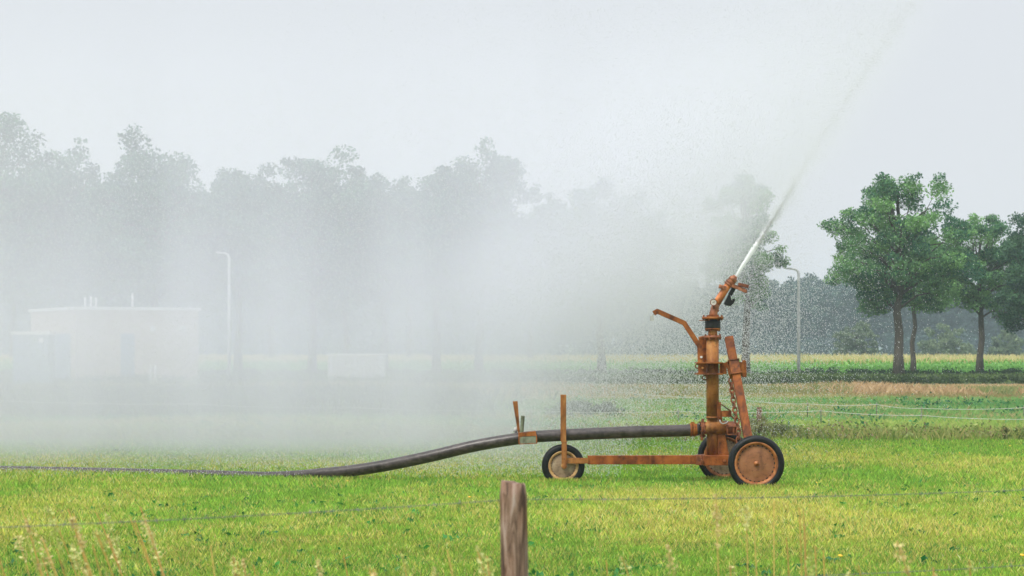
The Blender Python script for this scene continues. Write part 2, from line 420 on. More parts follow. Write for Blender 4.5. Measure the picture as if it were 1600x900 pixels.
# rough meadow behind the ditch, reeds on its left, dry bank
x, y = scatter(38, 68, 130, 6)
pn = fbm(x, y * .5, 3.5, 31); px_ = 800 + x / y * F
c = mixc(np.array([.11, .29, .085]), np.array([.29, .45, .14]), np.clip((pn - .3) * 1.8 + rng.normal(0, .15, len(x)), 0, 1))
t = (y > 62) | (rng.random(len(x)) < .10)
c[t] = mixc(np.array([.26, .24, .09]), np.array([.34, .27, .12]), rng.random(t.sum()))
near = (y < 44) & (pn > .42)
c[near] = mixc(np.array([.26, .42, .08]), np.array([.45, .50, .15]), rng.random(near.sum()))
tan = (fbm(x * .22, y * .9, 1.6, 91) + rng.normal(0, .05, len(x))) > .60
c[tan] = mixc(np.array([.34, .33, .14]), np.array([.52, .46, .22]), rng.random(tan.sum()))
push(blades(x, y, np.zeros(len(x)), (.07 + .12 * rng.random(len(x))) * (.6 + pn), .018, .7, np.clip(c, .01, .8)))
flush('meadow_grass', M['grassblade'], 'rough green meadow grass beyond the ditch', 'meadow grass')

n = 260; y = rng.uniform(38.5, 63, n); x = rng.uniform(-1, 1, n) * (.25 * y + 3); k = fbm(x, y, 5, 71) > .46; x, y = x[k], y[k]
push(leaves(x, y, np.full(len(x), .09), 46, .09 + .16 * rng.random(len(x)), .09, mixc(np.array([.015, .11, .05]), np.array([.09, .27, .08]), rng.random(len(x))), flat=.42))
flush('meadow_weeds', M['grassblade'], 'dark green weed clumps dotted over the rough meadow', 'weeds')
x, y = scatter(64, 85, 74, 8)
k = (y > 67) | (rng.random(len(x)) < .35); x, y = x[k], y[k]
pn = fbm(x, y * .6, 4, 41); k = rng.random(len(x))
c = mixc(np.array([.36, .24, .12]), np.array([.62, .45, .26]), k)
gsel = (pn < .46) | ((800 + x / y * F < 1330) & (rng.random(len(x)) < .6))
c[gsel] = mixc(np.array([.15, .22, .07]), np.array([.34, .33, .14]), rng.random(gsel.sum()))
push(blades(x, y, np.zeros(len(x)), (.12 + .30 * rng.random(len(x))) * (.5 + pn) * np.clip((90 - y) / 18, .3, 1), .035, .6, np.clip(c, .01, .8)))
flush('dry_grass', M['grassblade'], 'tall dry beige grass on the bank below the hedge', 'dry grass')

x, y = scatter(46, 62, 60, 6); px_ = 800 + x / y * F
k = px_ < 700 + rng.normal(0, 50, len(x)); x, y = x[k], y[k]
c = mixc(np.array([.035, .055, .03]), np.array([.09, .11, .05]), rng.random(len(x)))
push(blades(x, y, np.zeros(len(x)), .35 + .35 * rng.random(len(x)), .035, .4, c))
flush('reeds', M['grassblade'], 'dark upright reeds behind the spray left of the cart', 'reeds')

# weeds along the ditch edge
def strip_weeds():
    n = 420
    px = rng.uniform(-40, 1680, n); y = rng.uniform(35.6, 38.4, n); x = (px - 800) / F * y
    hgt = .08 + .16 * rng.random(n) * (fbm(px, y * 0, 90, 5) * 2)
    cc = mixc(np.array([.13, .20, .045]), np.array([.30, .34, .10]), rng.random(n))
    br = rng.random(n) < .3
    cc[br] = mixc(np.array([.24, .17, .09]), np.array([.36, .28, .14]), rng.random(br.sum()))
    push(leaves(x, y, hgt * .55, 26, hgt * .8, .065, cc, flat=.55))
    x2, y2 = scatter(35.4, 38.6, 110, 4); c2 = mixc(np.array([.17, .28, .055]), np.array([.46, .42, .15]), rng.random(len(x2)))
    v, f, c = blades(x2, y2, np.zeros(len(x2)), .08 + .22 * rng.random(len(x2)), .014, .5, c2)
    f4 = np.concatenate([f, f[:, 2:3]], 1)
    # quads for the blades: merge each pair of triangles
    f4 = np.stack([f[0::2, 0], f[0::2, 1], f[0::2, 2], f[1::2, 2]], 1)
    push((v, f4, c))
strip_weeds()
flush('ditch_weeds', M['grassblade'], 'strip of tangled weeds along the ditch at the field edge', 'weeds')

# ------------------------------------------------------------------ bushes, hedges
def leaf_thing(name, arrs, label, cat, base, group=None):
    V = np.concatenate([a[0] for a in arrs]); o = 0; Fl = []
    for a in arrs: Fl.append(a[1] + o); o += len(a[0])
    ob = link(name, np_mesh(name, V - np.array(base)[None], np.concatenate(Fl), np.concatenate([a[2] for a in arrs])), M['leaf'], loc=base)
    return tag(ob, label, cat, group)

def bush(name, pxl, pxr, ytop, Y, label, cat, ca, cb, n=60, size=.07, depth=.5, skew=0):
    cx0, cx1 = (pxl - 800) / F * Y, (pxr - 800) / F * Y; ht = CH - (ytop - HOR) / F * Y
    gx = ground_z(Y)
    u = rng.random(n); x = cx0 + (cx1 - cx0) * u
    prof = np.sqrt(np.clip(1 - (2 * u - 1) ** 2, 0.05, 1)) if not skew else np.clip(1 - u, .12, 1) ** skew * np.clip(.55 + u * 6, 0, 1) * (.75 + .5 * fbm(u * 9, u * 0, 1.0, 17))
    z = gx + (ht - gx) * prof * (.15 + .75 * rng.random(n)); y = Y + rng.normal(0, depth * .5, n)
    cc = mixc(np.array(ca), np.array(cb), rng.random(n))
    return leaf_thing(name, [leaves(x, y, z, 60, (ht - gx) * .14 * np.ones(n), size, cc, flat=.8)], label, cat, ((cx0 + cx1) / 2, Y, gx))
bush('bush', 1168, 1290, 642, 36.6, 'tangled low bush round a wooden stake behind the near wheel', 'bush', (.12, .16, .06), (.38, .38, .17), n=80, size=.05, skew=1.1)
bush('bush', 860, 965, 624, 48, 'dim low bush in the mist behind the upright steel post', 'bush', (.05, .07, .04), (.12, .16, .08), n=46, size=.09, depth=1.2)
bush('bush', 1560, 1660, 668, 36.5, 'low weedy bush at the right end of the ditch', 'bush', (.06, .09, .03), (.17, .19, .07), n=40, size=.05)

def hedge(Y, ztop, label, ca, cb, xr, thick):
    arr = []
    n = int(2 * xr * 13)
    x = rng.uniform(-xr, xr, n); y = rng.normal(Y, thick * .35, n)
    hz = ground_z(Y) + (ztop - ground_z(Y)) * (.82 + .36 * (fbm(x, x * 0, 2.5, int(Y)) - .5) * 2)
    z = ground_z(Y) + (hz - ground_z(Y)) * np.sqrt(rng.random(n)) * .85
    cc = mixc(np.array(ca), np.array(cb), np.clip(fbm(x, y, 1.2, 8) * 1.2 - .1 + rng.normal(0, .12, n), 0, 1))
    arr.append(leaves(x, y, z, 26, np.full(n, .13), .12, cc, flat=.6))
    return leaf_thing('hedge', arr, label, 'hedge', (0, Y, ground_z(Y)))
hedge(91, .40, 'low clipped hedge along the top of the dry grassy bank', (.03, .055, .02), (.075, .12, .035), 34, .9)
hedge(113, .40, 'dark low hedge between the tree trunks and the maize', (.018, .042, .02), (.05, .09, .036), 40, 1.4)

# verge grass between the hedges
x, y = scatter(92, 112, 22, 8)
c = mixc(np.array([.07, .13, .03]), np.array([.15, .21, .06]), rng.random(len(x)))
push(blades(x, y, np.zeros(len(x)), .1 + .2 * rng.random(len(x)), .06, .6, c))
flush('verge_grass', M['grassblade'], 'green verge grass between the two hedges', 'grass')

# ------------------------------------------------------------------ maize
def maize():
    rows = [130 + .8 * i for i in range(14)] + [142 + 2.0 * i for i in range(20)]
    P = []
    for yy in rows:
        xr = .25 * yy + 8; st = .20 if yy < 141 else .34
        xx = np.arange(-xr, xr, st); P.append(np.stack([xx + rng.normal(0, .05, len(xx)), np.full(len(xx), yy) + rng.normal(0, .12, len(xx))], 1))
    P = np.concatenate(P); n = len(P); zb = np.full(n, -1.0)
    ht = 1.92 + rng.normal(0, .07, n) + .16 * (fbm(P[:, 0], P[:, 1], 7, 77) - .5)
    # stalk
    V = []; Fc = []; Cc = []
    a = rng.random(n) * np.pi; ca, sa = np.cos(a), np.sin(a)
    def strip(p0, p1, p2, wd, side, col):
        V_ = np.stack([p0 - side * wd, p0 + side * wd, p1 + side * wd * .9, p2, p1 - side * wd * .9], 1)
        m = len(p0); f = np.arange(m)[:, None, None] * 5 + np.array([[0, 1, 2, 4]])[None]; f2 = np.arange(m)[:, None, None] * 5 + np.array([[4, 2, 3, 3]])[None]
        tri = np.concatenate([np.arange(m)[:, None] * 5 + np.array([[0, 1, 2]]), np.arange(m)[:, None] * 5 + np.array([[0, 2, 4]]), np.arange(m)[:, None] * 5 + np.array([[4, 2, 3]])])
        push((V_.reshape(-1, 3), tri, np.repeat(col[:, None], 5, 1).reshape(-1, 3)))
    base = np.stack([P[:, 0], P[:, 1], zb], 1); Z = np.array([0, 0, 1.])
    g1, g2 = np.array([.09, .30, .045]), np.array([.27, .54, .10])
    top = base + Z * (ht - .3)[:, None]
    strip(base, base + Z * (ht * .5)[:, None], top, .018, np.stack([ca, sa, ca * 0], 1), mixc(g1, g2, rng.random(n)))
    for k in range(8):
        z0 = .35 + (ht - .75) * k / 7
        az = a + (k % 2) * np.pi + rng.normal(0, .5, n); d = np.stack([np.cos(az), np.sin(az), az * 0], 1); s = np.stack([-np.sin(az), np.cos(az), az * 0], 1)
        L = (.62 - .03 * k) * (.8 + .4 * rng.random(n)); p0 = base + Z * z0[:, None]
        p1 = p0 + d * (L * .55)[:, None] + Z * (L * .42)[:, None]; p2 = p0 + d * L[:, None] + Z * (L * (.02 + .3 * rng.random(n)))[:, None]
        strip(p0, p1, p2, .04, s, mixc(g1, g2, np.clip(rng.random(n) * .8 + .05 * k - .1, 0, 1)))
    for k in range(4):
        az = rng.random(n) * 2 * np.pi; d = np.stack([np.cos(az), np.sin(az), az * 0], 1); s = np.stack([-np.sin(az), np.cos(az), az * 0], 1)
        p0 = base + Z * (ht - .34)[:, None]; p1 = p0 + Z * .17 + d * .04; p2 = p0 + Z * (.30 + .06 * rng.random(n))[:, None] + d * (.05 + .10 * rng.random(n))[:, None]
        strip(p0, p1, p2, .02, s, mixc(np.array([.62, .52, .22]), np.array([.74, .64, .34]), rng.random(n)))
    flush('maize_crop', M['cornleaf'], 'green maize field with straw coloured tassels beyond the hedge', 'maize')
maize()

# ------------------------------------------------------------------ trees
def tree_parts(seed, H, rx, zc, rz, tr, nleaf, lsize, ca, cb, nl=18, lean=0.0, ry=None):
    """oak-like tree rooted at the origin: (trunk MB, crown arrays)"""
    global rng
    keep = rng; rng = np.random.default_rng(seed); rnd = random.Random(seed)
    ry = ry or rx
    t = MB(); top = H * .86
    tp = []; k = 9
    for i in range(k):
        z = top * i / (k - 1); q = 1 - i / (k - 1)
        tp.append((Vector((lean * z + rnd.uniform(-.1, .1) * (i > 1), rnd.uniform(-.1, .1) * (i > 1), z)), tr * (.16 + .84 * q ** .8) * (1.3 if i == 0 else 1)))
    t.tube([p for p, r in tp], [r for p, r in tp], 10)
    cen = []
    for i in range(nl):
        az = i * 2.39996 + rnd.uniform(-.5, .5)
        el = math.asin(max(-.75, min(.97, -0.7 + 1.7 * (i + .5) / nl + rnd.uniform(-.12, .12))))
        f = rnd.uniform(.50, .98)
        e = Vector((math.cos(az) * math.cos(el) * rx * f, math.sin(az) * math.cos(el) * ry * f, zc + math.sin(el) * rz * f))
        zs = max(zc - rz * .85, min(top * .95, zc + math.sin(el) * rz * .55 - rz * .35))
        s = Vector((lean * zs, 0, zs)); m1 = s.lerp(e, .35) + Vector((0, 0, .12 * rx)); m2 = s.lerp(e, .7) + Vector((rnd.uniform(-.2, .2), rnd.uniform(-.2, .2), .10 * rx))
        r0 = tr * rnd.uniform(.25, .42)
        t.tube([s, m1, m2, e], [r0, r0 * .7, r0 * .42, r0 * .15], 6)
        for j in range(5):
            u = rnd.uniform(.35, 1.05); c = (s.lerp(e, u)) + Vector((rnd.gauss(0, .15 * rx), rnd.gauss(0, .15 * ry), rnd.gauss(.02 * rz, .12 * rz)))
            cen.append((c, rnd.uniform(.5, 1.05)))
            q = s.lerp(e, max(.2, u - .25)); t.tube([q, c], [r0 * .25, r0 * .08], 4)
    for i in range(26):                     # separate twigs that break the outline
        az = rnd.uniform(0, 6.283); el = math.asin(rnd.uniform(-.35, 1)); f = rnd.uniform(.92, 1.14)
        e = Vector((math.cos(az) * math.cos(el) * rx * f, math.sin(az) * math.cos(el) * ry * f, zc + math.sin(el) * rz * f))
        s = Vector((e.x * .55, e.y * .55, zc + (e.z - zc) * .5)); t.tube([s, s.lerp(e, .5) + Vector((0, 0, .05)), e], [tr * .10, tr * .06, tr * .02], 4)
        for u, q in ((1.0, .36), (.86, .55), (.70, .70)):
            cen.append((s.lerp(e, u) + Vector((rnd.gauss(0, .03 * rx), rnd.gauss(0, .03 * rx), rnd.gauss(0, .03 * rx))), q * 1.25))
    C_ = np.array([list(c) for c, _ in cen]); rr = np.array([q for _, q in cen]) * .090 * (rx + rz)
    wt = rr ** 2; cnt = np.maximum(6, (nleaf * wt / wt.sum()).astype(int))
    cx = np.repeat(C_, cnt, 0); R_ = np.repeat(rr, cnt)
    d = rng.normal(0, 1, (len(cx), 3)); d /= np.linalg.norm(d, axis=1)[:, None]
    p = cx + d * (R_ * rng.random(len(cx)) ** .45)[:, None] * np.array([1.25, 1.25, .8])
    tint = np.repeat(np.clip(rng.random(len(cen)), 0, 1), cnt)
    cr = leaves(p[:, 0], p[:, 1], p[:, 2], 1, np.full(len(p), .01), lsize, mixc(np.array(ca), np.array(cb), np.clip(tint + rng.normal(0, .15, len(p)), 0, 1)), flat=1, jitter=.18)
    rng = keep
    return t, cr

def plant_tree(name, px, Y, ytop, ybot, halfw, label, seed, nleaf=16000, lsize=.17, ca=(.030, .125, .070), cb=(.22, .43, .135), tr=.24, nl=18, group=None, lean=0, cx_shift=0):
    gz = ground_z(Y); ztop = CH - (ytop - HOR) / F * Y - gz; zbot = CH - (ybot - HOR) / F * Y - gz
    rx = halfw / F * Y; rz = (ztop - zbot) / 2; zc = (ztop + zbot) / 2
    loc = ((px - 800) / F * Y, Y, gz)
    t, cr = tree_parts(seed, ztop, rx, zc, rz * .97, tr, nleaf, lsize, ca, cb, nl, lean)
    root = empty(name, loc, label, 'tree', group)
    me = bpy.data.meshes.new('trunk'); me.from_pydata(t.v, [], t.f); me.polygons.foreach_set('use_smooth', t.sm)
    link('trunk', me, M['bark'], root)
    link('crown', np_mesh('crown', cr[0], cr[1], cr[2]), M['leaf'], root)
    return root

# right hand row
plant_tree('oak_tree', 1404, 108, 268, 530, 108, 'tall oak with a dark trunk right of the street lamp', 5, 46000, .145, tr=.27, nl=24)
plant_tree('oak_tree', 1427, 121, 345, 512, 80, 'slim trunked tree partly hidden right behind the tall oak', 8, 24000, .145, tr=.17, nl=16)
plant_tree('oak_tree', 1531, 120, 332, 525, 84, 'mid sized tree right of the tall oak, rising from the maize edge', 15, 38000, .145, tr=.21, nl=20)
plant_tree('oak_tree', 1622, 114, 342, 545, 72, 'dark tree cut off by the right edge of the photo', 21, 32000, .145, ca=(.018, .074, .050), cb=(.09, .20, .088), nl=18)
plant_tree('oak_tree', 1165, 112, 272, 515, 64, 'leafy tree behind the water jet and nozzle', 33, 28000, .145, nl=18)
# left hand row, behind the spray
LT = [(-30, 112, 176, 500, 130, 'tallest misty tree at the left edge of the photo'), (95, 116, 232, 490, 85, 'misty tree rising behind the brick building, left of its doors'),
      (240, 112, 208, 492, 112, 'broad misty tree above the brick building'), (372, 118, 262, 480, 62, 'small misty tree beside the left lamp post'),
      (488, 112, 238, 492, 92, 'wide misty tree with its trunk right of the left lamp post'), (600, 117, 264, 486, 72, 'faint misty tree above the pale box'),
      (682, 112, 262, 488, 78, 'misty tree left of the pointed crown'), (748, 114, 236, 492, 80, 'misty tree with the highest pointed crown in the middle'),
      (940, 113, 288, 494, 92, 'palest tree nearly lost in the thick spray')]
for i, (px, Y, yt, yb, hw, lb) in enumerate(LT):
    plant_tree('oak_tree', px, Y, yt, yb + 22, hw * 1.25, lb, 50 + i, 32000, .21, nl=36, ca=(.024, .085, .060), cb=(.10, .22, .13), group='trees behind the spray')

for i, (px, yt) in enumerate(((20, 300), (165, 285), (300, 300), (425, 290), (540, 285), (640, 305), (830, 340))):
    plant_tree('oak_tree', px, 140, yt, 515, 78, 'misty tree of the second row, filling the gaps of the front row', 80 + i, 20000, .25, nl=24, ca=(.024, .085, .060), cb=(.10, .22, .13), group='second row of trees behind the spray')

# far wood, one mass
def wood():
    arrs = []; tr_all = MB()
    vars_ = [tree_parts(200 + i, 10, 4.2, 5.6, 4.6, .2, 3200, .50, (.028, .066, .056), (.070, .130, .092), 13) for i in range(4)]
    Vw, Fw, Cw, o = [], [], [], 0
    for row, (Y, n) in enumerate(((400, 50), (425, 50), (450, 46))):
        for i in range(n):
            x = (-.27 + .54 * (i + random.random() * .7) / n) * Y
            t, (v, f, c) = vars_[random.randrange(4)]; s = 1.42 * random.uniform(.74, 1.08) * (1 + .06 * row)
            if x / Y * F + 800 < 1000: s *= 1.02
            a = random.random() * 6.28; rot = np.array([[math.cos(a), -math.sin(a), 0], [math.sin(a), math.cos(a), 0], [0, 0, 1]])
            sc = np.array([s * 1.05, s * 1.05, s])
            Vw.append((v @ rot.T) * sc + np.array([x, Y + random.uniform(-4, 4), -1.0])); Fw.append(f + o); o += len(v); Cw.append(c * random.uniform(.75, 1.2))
    n_ = 900; x = rng.uniform(-.28, .28, n_) * 395; y = rng.uniform(380, 402, n_)
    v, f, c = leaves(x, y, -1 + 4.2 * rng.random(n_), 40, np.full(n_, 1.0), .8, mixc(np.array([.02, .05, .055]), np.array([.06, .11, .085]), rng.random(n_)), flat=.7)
    Vw.append(v); Fw.append(f + o); Cw.append(c); o += len(v)
    ob = link('woodland', np_mesh('woodland', np.concatenate(Vw), np.concatenate(Fw), np.concatenate(Cw)), M['leaf'])
    tag(ob, 'hazy far wood closing the view behind the maize', 'wood', kind='stuff')
wood()
for (px, Y, yt, hw, lb, sd) in ((1338, 235, 500, 34, 'rounded pale green willow bush left of the tall oak, beyond the maize', 301), (1478, 240, 505, 44, 'pale willow bush between the tall oak and the next tree', 302), (1575, 242, 520, 30, 'small pale willow bush beyond the maize at far right', 303)):
    plant_tree('willow_bush', px, Y, yt, 585, hw, lb, sd, 5000, .34, ca=(.12, .18, .10), cb=(.20, .26, .14), tr=.12, nl=14)

# ------------------------------------------------------------------ buildings in the spray
def building():
    A = at(118, HOR, 92); A.z = 0; B = at(310, HOR, 95); B.z = 0; L = at(48, HOR, 99); L.z = 0
    H = 3.25; D_ = B + L - A
    root = empty('utility_building', tuple(A), 'flat roofed pale brick building with a blue door, faint in the spray', 'building')
    m = MB(); q = [A, B, D_, L]
    m.add([p for p in q] + [p + Vector((0, 0, H)) for p in q], [(0, 1, 5, 4), (1, 2, 6, 5), (2, 3, 7, 6), (3, 0, 4, 7), (4, 5, 6, 7)])
    m.build('wall', M['brick'], root)
    cen = (A + B + L + D_) / 4
    r = MB(); q2 = [cen + (p - cen) * 1.03 for p in q]
    r.add([p + Vector((0, 0, H + .005)) for p in q2] + [p + Vector((0, 0, H + .14)) for p in q2], [(0, 1, 5, 4), (1, 2, 6, 5), (2, 3, 7, 6), (3, 0, 4, 7), (4, 5, 6, 7), (3, 2, 1, 0)])
    ro = r.build('roof', M['white_trim'], root)
    def panel(P0, P1, u0, u1, z0, z1, name, mt, par=root, t=.06):
        d = (P1 - P0).normalized(); n = Vector((d.y, -d.x, 0));
        if n.y > 0: n = -n
        a = P0.lerp(P1, u0); b = P0.lerp(P1, u1)
        mid = (a + b) / 2 + n * (t / 2 - .02) + Vector((0, 0, (z0 + z1) / 2))
        rot = Matrix((d, Vector((-d.y, d.x, 0)), Vector((0, 0, 1)))).transposed()
        return MB().box(mid, ((b - a).length, t, z1 - z0), rot).build(name, mt, par)
    dr = panel(A, B, .36, .47, 0.02, 2.2, 'door', M['blue_door'])
    panel(A, B, .455, .462, 1.0, 1.15, 'handle', M['steel'], dr, .12)
    panel(A, L, .10, .42, 0.02, 2.2, 'door', M['blue_door']); panel(A, L, .55, .90, 0.02, 2.2, 'door', M['blue_door'])
    for u in (.6, .85): panel(A, B, u, u + .035, 2.3, 2.55, 'vent', M['steel'])
    for (px, h) in ((133, .5), (142, .55), (150, .5), (207, .7)):
        p = at(px, HOR, 95.5); p.z = H + .12
        MB().cyl(p, p + Vector((0, 0, h)), .05, 10).build('flue_pipe', M['steel'], ro)
building()
def kiosk():
    Y = 90; a = at(20, HOR, Y); b = at(76, HOR, Y); H = CH - (523 - HOR) / F * Y
    root = empty('equipment_cabinet', ((a.x + b.x) / 2, Y + .6, 0), 'blue grey cabinet with a white roof and round white disc, left of the brick building', 'cabinet')
    m = MB(); m.box(((a.x + b.x) / 2, Y + .6, H / 2), (b.x - a.x, 1.2, H)); m.build('body', M['dark_blue'], root)
    m = MB(); m.box(((a.x + b.x) / 2, Y + .6, H + .072), (b.x - a.x + .12, 1.34, .14)); m.build('roof', M['white_trim'], root)
    m = MB(); m.box((a.x * .75 + b.x * .25, Y - .015, H / 2), ((b.x - a.x) * .44, .03, H * .86)); m.build('door', M['blue_door'], root)
    p = at(64, 532, Y); m = MB(); m.cyl((p.x, Y - .04, p.z), (p.x, Y - .004, p.z), .11, 20); m.build('round_plate', M['white_trim'], root)
kiosk()
def pale_box():
    Y = 93; a = at(512, HOR, Y); b = at(600, HOR, Y); H = CH - (554 - HOR) / F * Y
    root = empty('storage_box', ((a.x + b.x) / 2, Y + .6, 0), 'low pale storage box standing by the hedge, faint in the spray', 'box')
    MB().box(((a.x + b.x) / 2, Y + .6, H / 2 - .03), (b.x - a.x, 1.2, H - .06)).build('body', M['white_plastic'], root)
    MB().box(((a.x + b.x) / 2, Y + .6, H + .002), (b.x - a.x + .1, 1.3, .07)).build('lid', M['white_trim'], root)
    for u in (.06, .5, .94): MB().box((a.x + (b.x - a.x) * u, Y - .02, H / 2 - .03), (.07, .04, H - .1)).build('rib', M['steel'], root)
pale_box()
for i, px in enumerate((236, 243)):
    p = at(px, HOR, 90.5); m = MB(); m.cyl((p.x, p.y, 0), (p.x, p.y, .78), .06, 12); m.lathe((p.x, p.y, .78), (0, 0, 1), [(0, .06), (.04, .045), (.055, 0.001)], 12)
    o = m.build('bollard', M['white_plastic']); tag(o, 'short white bollard in front of the brick building', 'bollard', 'bollards by the brick building')

# ------------------------------------------------------------------ street lamps
def lamp(px, Y, ytop, label):
    p = at(px, HOR, Y); z = CH - (ytop - HOR) / F * Y
    root = empty('street_lamp', (p.x, Y, 0), label, 'street lamp', 'grey street lamps')
    m = MB(); m.tube([(p.x, Y, 0), (p.x, Y, z * .5), (p.x, Y, z - .25), (p.x - .05, Y, z - .08), (p.x - .18, Y, z), (p.x - .34, Y, z + .03)], [.095, .085, .075, .07, .06, .05], 12)
    m.build('pole', M['steel'], root)
    m = MB(); m.prism([(p.x - .72, z + .075), (p.x - .70, z + .02), (p.x - .36, z - .02), (p.x - .30, z + .03), (p.x - .38, z + .075), (p.x - .55, z + .10)], Y - .09, Y + .09); m.build('lamp_head', M['steel'], root)
    m = MB(); m.cyl((p.x, Y, 0), (p.x, Y, .12), .13, 14); m.build('base', M['steel'], root)
lamp(1248, 113, 421, 'slim grey street lamp left of the tall oak')
lamp(358, 110, 396, 'faint grey street lamp right of the brick building')

# ------------------------------------------------------------------ electric tapes and their stakes
def tape(pts, Y, label):
    P = [at(px, py, Y + dy) for px, py, dy in pts]; pts2 = []
    for a, b in zip(P[:-1], P[1:]):
        for k in range(6):
            u = k / 6; q = a.lerp(b, u); q.z -= .03 * 4 * u * (1 - u); pts2.append(q)
    pts2.append(P[-1]); m = MB(); m.tube(pts2, .0048, 6)
    o = m.build('fence_tape', M['tape']); tag(o, label, 'fence tape', 'white electric fence tapes'); return P
lowP = tape([(-140, 622, 0), (0, 626, 0), (300, 631, 0), (560, 637, 0), (830, 642, 0), (1060, 643, 0), (1283, 642, 0), (1440, 649, 0), (1610, 655, 0), (1740, 659, 0)], 42.5, 'long white fence tape running low across the whole meadow')
upP = tape([(960, 612, 0), (1165, 625, 0), (1262, 631, 0), (1370, 632, 0), (1440, 638, 0), (1600, 637, 0), (1740, 632, 0)], 46, 'shorter white fence tape above the other, right of the cart')
def stakes(P, label, idx):
    for i in idx:
        p = P[i]; m = MB(); m.tube([(p.x, p.y + .02, 0), (p.x, p.y + .02, p.z + .05)], [.014, .010], 8); m.box((p.x, p.y + .018, p.z), (.05, .04, .03))
        tag(m.build('fence_stake', M['greenish']), label, 'fence stake', 'thin stakes holding the tapes')
stakes(lowP, 'thin stake holding the long lower tape', range(0, 10)); stakes(upP, 'thin stake holding the short upper tape', range(0, 7))
def wood_stake(px, y0, Y, label, r):
    p = at(px, y0, Y); m = MB(); m.tube([(p.x, Y, 0), (p.x + .01, Y, p.z * .5), (p.x, Y, p.z)], [r, r * .95, r * .85], 8)
    tag(m.build('wooden_stake', M['wood']), label, 'stake')
wood_stake(1186, 636, 36.6, 'grey wooden stake standing in the tangled bush', .05)
wood_stake(1338, 597, 79, 'short dark stake in the dry grass left of the tall oak', .06)

# ------------------------------------------------------------------ the sprinkler cart
D0 = 25.0; S = F / D0
def P(px, py, dy=0.0): return at(px, py, D0) + Vector((0, dy, 0))
def xz(pts): return [(P(x, y).x, P(x, y).z) for x, y in pts]
def pxw(n): return n / S
cart = empty('irrigation_cart', (P(1114, 0).x, D0, 0), 'rusty orange three wheeled sprinkler cart with a tall pillar and water gun', 'sprinkler cart')
Yv = Vector((0, 1, 0))

def wheel(c, r, rr, wdt, disc, rim, tilt, depth_px_marks=True):
    """tyre, dished disc with slots, rolled rim and hub nut; the axis points away from the viewer"""
    ax = Vector((math.sin(R(tilt)), math.cos(R(tilt)), 0)); c = Vector(c); h = wdt / 2
    w_ = bpy.data.objects.new('wheel', None); C.objects.link(w_); w_.parent = cart
    m = MB(); th = r - rr
    prof = [(-h * .72, rr), (-h * .88, rr + th * .12), (-h * 1.0, rr + th * .40), (-h * .98, rr + th * .62), (-h * .80, rr + th * .84), (-h * .62, rr + th * .955), (-h * .58, rr + th * .94), (-h * .42, rr + th * 1.0), (-h * .38, rr + th * .965), (-h * .1, rr + th), (h * .1, rr + th), (h * .38, rr + th * .965), (h * .42, rr + th), (h * .80, rr + th * .84), (h, rr + th * .40), (h * .72, rr)]
    m.lathe(c, ax, prof, 72); m.build('tyre', M['tyre'], w_)
    m = MB(); m.lathe(c, ax, [(-h * .40, rr - .030), (-h * .70, rr - .018), (-h * .86, rr - .004), (-h * .84, rr + .010), (-h * .66, rr + .012), (-h * .2, rr + .006)], 60)
    m.lathe(c, ax, [(h * .40, rr - .030), (h * .86, rr - .004), (h * .66, rr + .012), (h * .2, rr + .006)], 60); m.build('rim', rim, w_)
    m = MB(); m.lathe(c, ax, [(-h * .36, rr - .026), (-h * .40, rr * .86), (-h * .34, rr * .80), (-h * .56, rr * .60), (-h * .62, rr * .30), (-h * .60, .001)], 60)
    m.lathe(c, ax, [(h * .36, rr - .026), (h * .5, .001)], 60); dsc = m.build('disc', disc, w_)
    # rivets and slots round the edge of the disc
    u = Vector((0, 0, 1)); v = ax.cross(u)
    for k in range(26):
        s = MB()
        a = 2 * math.pi * k / 26 + .1; e = u * math.cos(a) + v * math.sin(a); f = ax.cross(e)
        p = c + e * (rr * .875) - ax * (h * .405)
        s.bar(p - e * .011, p + e * .011, .014 if k % 2 else .026, .010, ax); s.build('slot', M['slot'], w_)
    m = MB(); m.lathe(c, ax, [(-h * .5, .030), (-h * .9, .030), (-h * 1.02, .024), (-h * 1.02, .017), (-h * 1.18, .016), (-h * 1.2, .001)], 18); m.build('hub', rim, w_)
    return c, ax
# big wheels
nc, nax = wheel(at(1181.5, 724, 24.0) , .3225, .243, .135, M['wheel_disc'], M['rim_orange'], 3)
fc, fax = wheel(Vector(((1131 - 800) / F * 25.45, 25.45, .322)), .322, .243, .135, M['wheel_disc_pale'], M['rim_orange'], 3)
sc_, sax = wheel(P(880, 727.5) + Vector((0, 0, .0)), .258, .174, .105, M['wheel_disc_pale'], M['rim_tan'], -3)

# chassis
m = MB(); a = P(918, 718.6); b = P(1090, 718.2); m.bar(a, b, pxw(13.6), pxw(13.6)); 
bm_ = m.build('chassis_beam', M['rust_beam'], cart, .004)
m = MB(); m.box(P(1092, 718.3, -.012), (pxw(10), pxw(17), pxw(15.6))); m.build('splice_plate', M['rust_dark'], cart, .003)
m = MB(); m.box(P(1117.5, 718.3, 0), (pxw(42), .40, pxw(15))); m.build('base_plate', M['rust_beam'], cart, .004)
for px in (1094.3, 1129.3):
    m = MB(); m.cyl(P(px, 718.3, -.235), P(px, 718.3, -.19), pxw(2.4), 6, False); m.cyl(P(px, 718.3, -.245), P(px, 718.3, -.2), pxw(1.3), 10); m.build('bolt', M['rust_dark'], cart)
m = MB(); m.box(P(901.5, 719.3, -.078), (pxw(35), .018, pxw(8.8))); m.build('fork_bar', M['rust_tan'], cart, .002)
m = MB(); m.cyl(P(880.5, 727.5, -.075), P(880.5, 727.5, .09), .017, 14); m.build('front_axle', M['rust_dark'], cart)
m = MB(); m.box(P(909, 719, -.035), (pxw(20), .09, .05)); m.build('fork_block', M['rust_dark'], cart)
